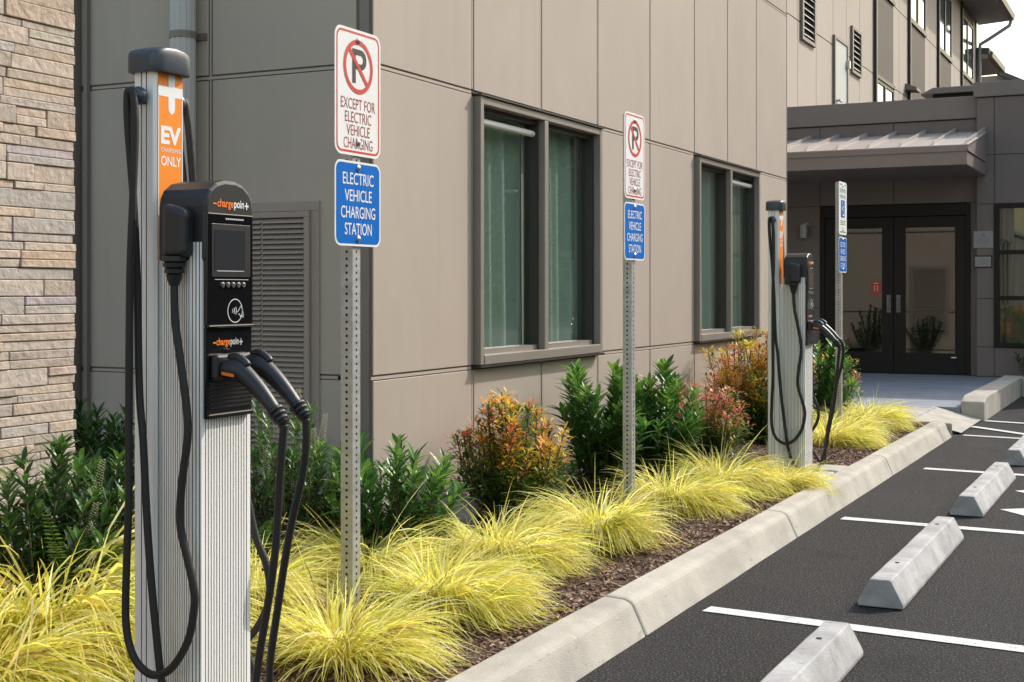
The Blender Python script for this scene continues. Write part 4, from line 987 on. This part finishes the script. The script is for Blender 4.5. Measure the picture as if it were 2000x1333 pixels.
nandina(-3.10, 10.75, 1.0, .42, 130, 'tall yellow and orange tipped shrub left of the farther charger under the second window', 43, .7, ((.86, .58, .06), (.85, .38, .06), (.75, .26, .12), (.86, .70, .08)))
nandina(-2.95, 13.0, .72, .25, 36, 'small orange tipped shrub by the walk, right of the farther charger', 44, .6)

def fern(x, y, label, seed, n=9, L0=.42):
    random.seed(seed); root = empty('fern', (x, y, bedz(x, y))); tag(root, label, 'fern', 'sword ferns among the grass')
    for k in range(n):
        b = MB(); ph = 2 * math.pi * k / n + random.gauss(0, .25); o = Vector((math.cos(ph), math.sin(ph), 0)); L = L0 * random.uniform(.75, 1.15); a0 = R(random.uniform(5, 20)); a1 = R(random.uniform(45, 85)); p = Vector((0, 0, 0)); pts = [p.copy()]
        m_ = 26
        for i in range(m_):
            t = i / m_; a = a0 + (a1 - a0) * t; d = o * math.sin(a) + Vector((0, 0, math.cos(a))); p = p + d * L / m_; pts.append(p.copy())
            if i > 2:
                sd = Vector((-o.y, o.x, 0)); wl = .062 * min(1, t * 5) * (1 - t) ** .6 + .006; c = jit(random.choice([(.075, .15, .03), (.10, .19, .04), (.06, .12, .03)]), .15)
                for sg in (-1, 1): leaf_geo(b, p, sd * sg + d * .25, wl, .0055, c, up=d.cross(sd), droop=.1)
        b.tube(pts, .0018, 4, c=(.12, .14, .04)); b.build('frond', m_leaf, root)
fern(-3.52, 3.62, 'dark fern standing in the yellow grass at left, in front of the shrubs', 51, 11, .52)
fern(-3.52, 4.15, 'fern half hidden behind the near charger pole, left side', 52, 9, .42)
fern(-3.55, 4.70, 'small fern peeking out just right of the near charger', 53, 8, .34)
# white delivery van and lamp post out in the lot, mirrored in the window panes
van = empty('delivery_van', (4.6, 29.9, 0), R(242)); tag(van, 'white van parked across the lot, mirrored low in the right pane of the nearer window', 'van')
vp = mat('van_paint', (.75, .75, .74), .25, coat=.5); vg = mat('van_glass', (.02, .025, .03), .05, spec=.8)
b = MB(); b.prism([(-2.6, .35), (2.35, .35), (2.6, .5), (2.55, 1.0), (1.75, 1.2), (1.1, 2.0), (.8, 2.12), (-2.55, 2.12), (-2.65, 1.9)], 1, -.95, .95); b.build('body', vp, van, bevel=.06, seg=3)
b = MB(); b.add([(1.78, -.8, 1.235), (1.78, .8, 1.235), (1.19, .72, 1.94), (1.19, -.72, 1.94)], [(0, 1, 2, 3)]); b.build('windscreen', vg, van)
for sy in (-1, 1):
    b = MB(); b.prism([(.2, 1.2), (1.5, 1.2), (1.0, 1.85), (.2, 1.85)], 1, *sorted((sy * .951, sy * .965))); b.build('side_window', vg, van)
    for xw in (-1.6, 1.55):
        b = MB(); b.tube([(xw, sy * .72, .34), (xw, sy * .97, .34)], .34, 24); wh = b.build('wheel', m_rubber, van); b = MB(); b.tube([(xw, sy * .96, .34), (xw, sy * .985, .34)], .2, 20); b.build('rim', m_chrome, wh)
    b = MB(); b.box(2.5, 2.6, *sorted((sy * .55, sy * .88)), .72, .92); b.build('headlight', m_chrome, van, bevel=.02)
sp = empty('street_lamp', (17.5, 51, 0)); tag(sp, 'grey lamp post with white head across the lot, mirrored in the left window pane', 'lamp post')
b = MB(); b.tube([(0, 0, 0), (0, 0, 5.2)], [.09, .06], 12); b.build('pole', m_galv, sp)
b = MB(); b.tube(spline([(0, 0, 5.1), (-.1, -.3, 5.35), (-.3, -.9, 5.4)], 5), .035, 8); b.build('arm', m_galv, sp)
b = MB(); b.box(-.62, -.1, -1.5, -.7, 5.34, 5.44); b.build('lamp_head', m_white, sp, bevel=.04)
# boulders
def boulder(x, y, rx, ry, rz_, label, seed):
    b = MB(); n, m_ = 20, 12; vs = []
    for j in range(m_ + 1):
        th = math.pi * j / m_
        for i in range(n):
            a = 2 * math.pi * i / n; d = Vector((math.sin(th) * math.cos(a), math.sin(th) * math.sin(a), math.cos(th)))
            k = 1 + .22 * noise.noise(d * 1.6 + Vector((seed, 0, 0))) + .08 * noise.noise(d * 4 + Vector((seed, 5, 0))); vs.append((d.x * rx * k, d.y * ry * k, d.z * rz_ * k))
    b.add(vs, [(j * n + i, (j + 1) * n + i, (j + 1) * n + (i + 1) % n, j * n + (i + 1) % n) for j in range(m_) for i in range(n)])
    tag(b.build('boulder', m_rock, smooth=True, loc=(x, y, bedz(x, y) + rz_ * .4)), label, 'boulder', 'boulders in the planting bed')
boulder(-3.82, 5.25, .2, .22, .17, 'dark boulder in the bed left of the nearest sign post', 3)
boulder(-3.38, 6.12, .16, .2, .12, 'small boulder at the wall foot, right of the open green shrub', 8)

# woods beyond the parking lot, seen mirrored in the windows
random.seed(77); b = MB(); hw = []
for k in range(61):
    y = 4 + k * 1.8
    for q in range(6): hw.append((26 + 1.5 * math.sin(y * .5) + .8 * noise.noise((y * .6, q, 0)), y + .6 * noise.noise((y, q * 3, 1)), q / 5 * (12 + 3 * noise.noise((y * .13, 0, 0)))))
b.add(hw, [(k * 6 + q, (k + 1) * 6 + q, (k + 1) * 6 + q + 1, k * 6 + q + 1) for k in range(60) for q in range(5)], 0, (.05, .06, .035))
for k in range(16000):
    y = random.uniform(8, 110); x = 24 + random.gauss(0, 2.2) + 1.5 * math.sin(y * .5); top = 13 + 3 * noise.noise((y * .13, 0, 0)) + 1.3 * noise.noise((y * .5, 3, 0)); z = random.uniform(0, 1) ** .8 * top
    d = Vector((random.gauss(0, 1), random.gauss(0, 1), random.gauss(0, .6))); leaf_geo(b, Vector((x, y, z)), d, random.uniform(.7, 1.3), random.uniform(.3, .55), jit((.07, .085, .05), .25))
tag(b.build('trees', mat('wood_leaf', (.05, .07, .03), .9, attr=True, spec=.1)), 'line of dark green trees across the lot, mirrored in the windows', 'trees', kind='stuff')
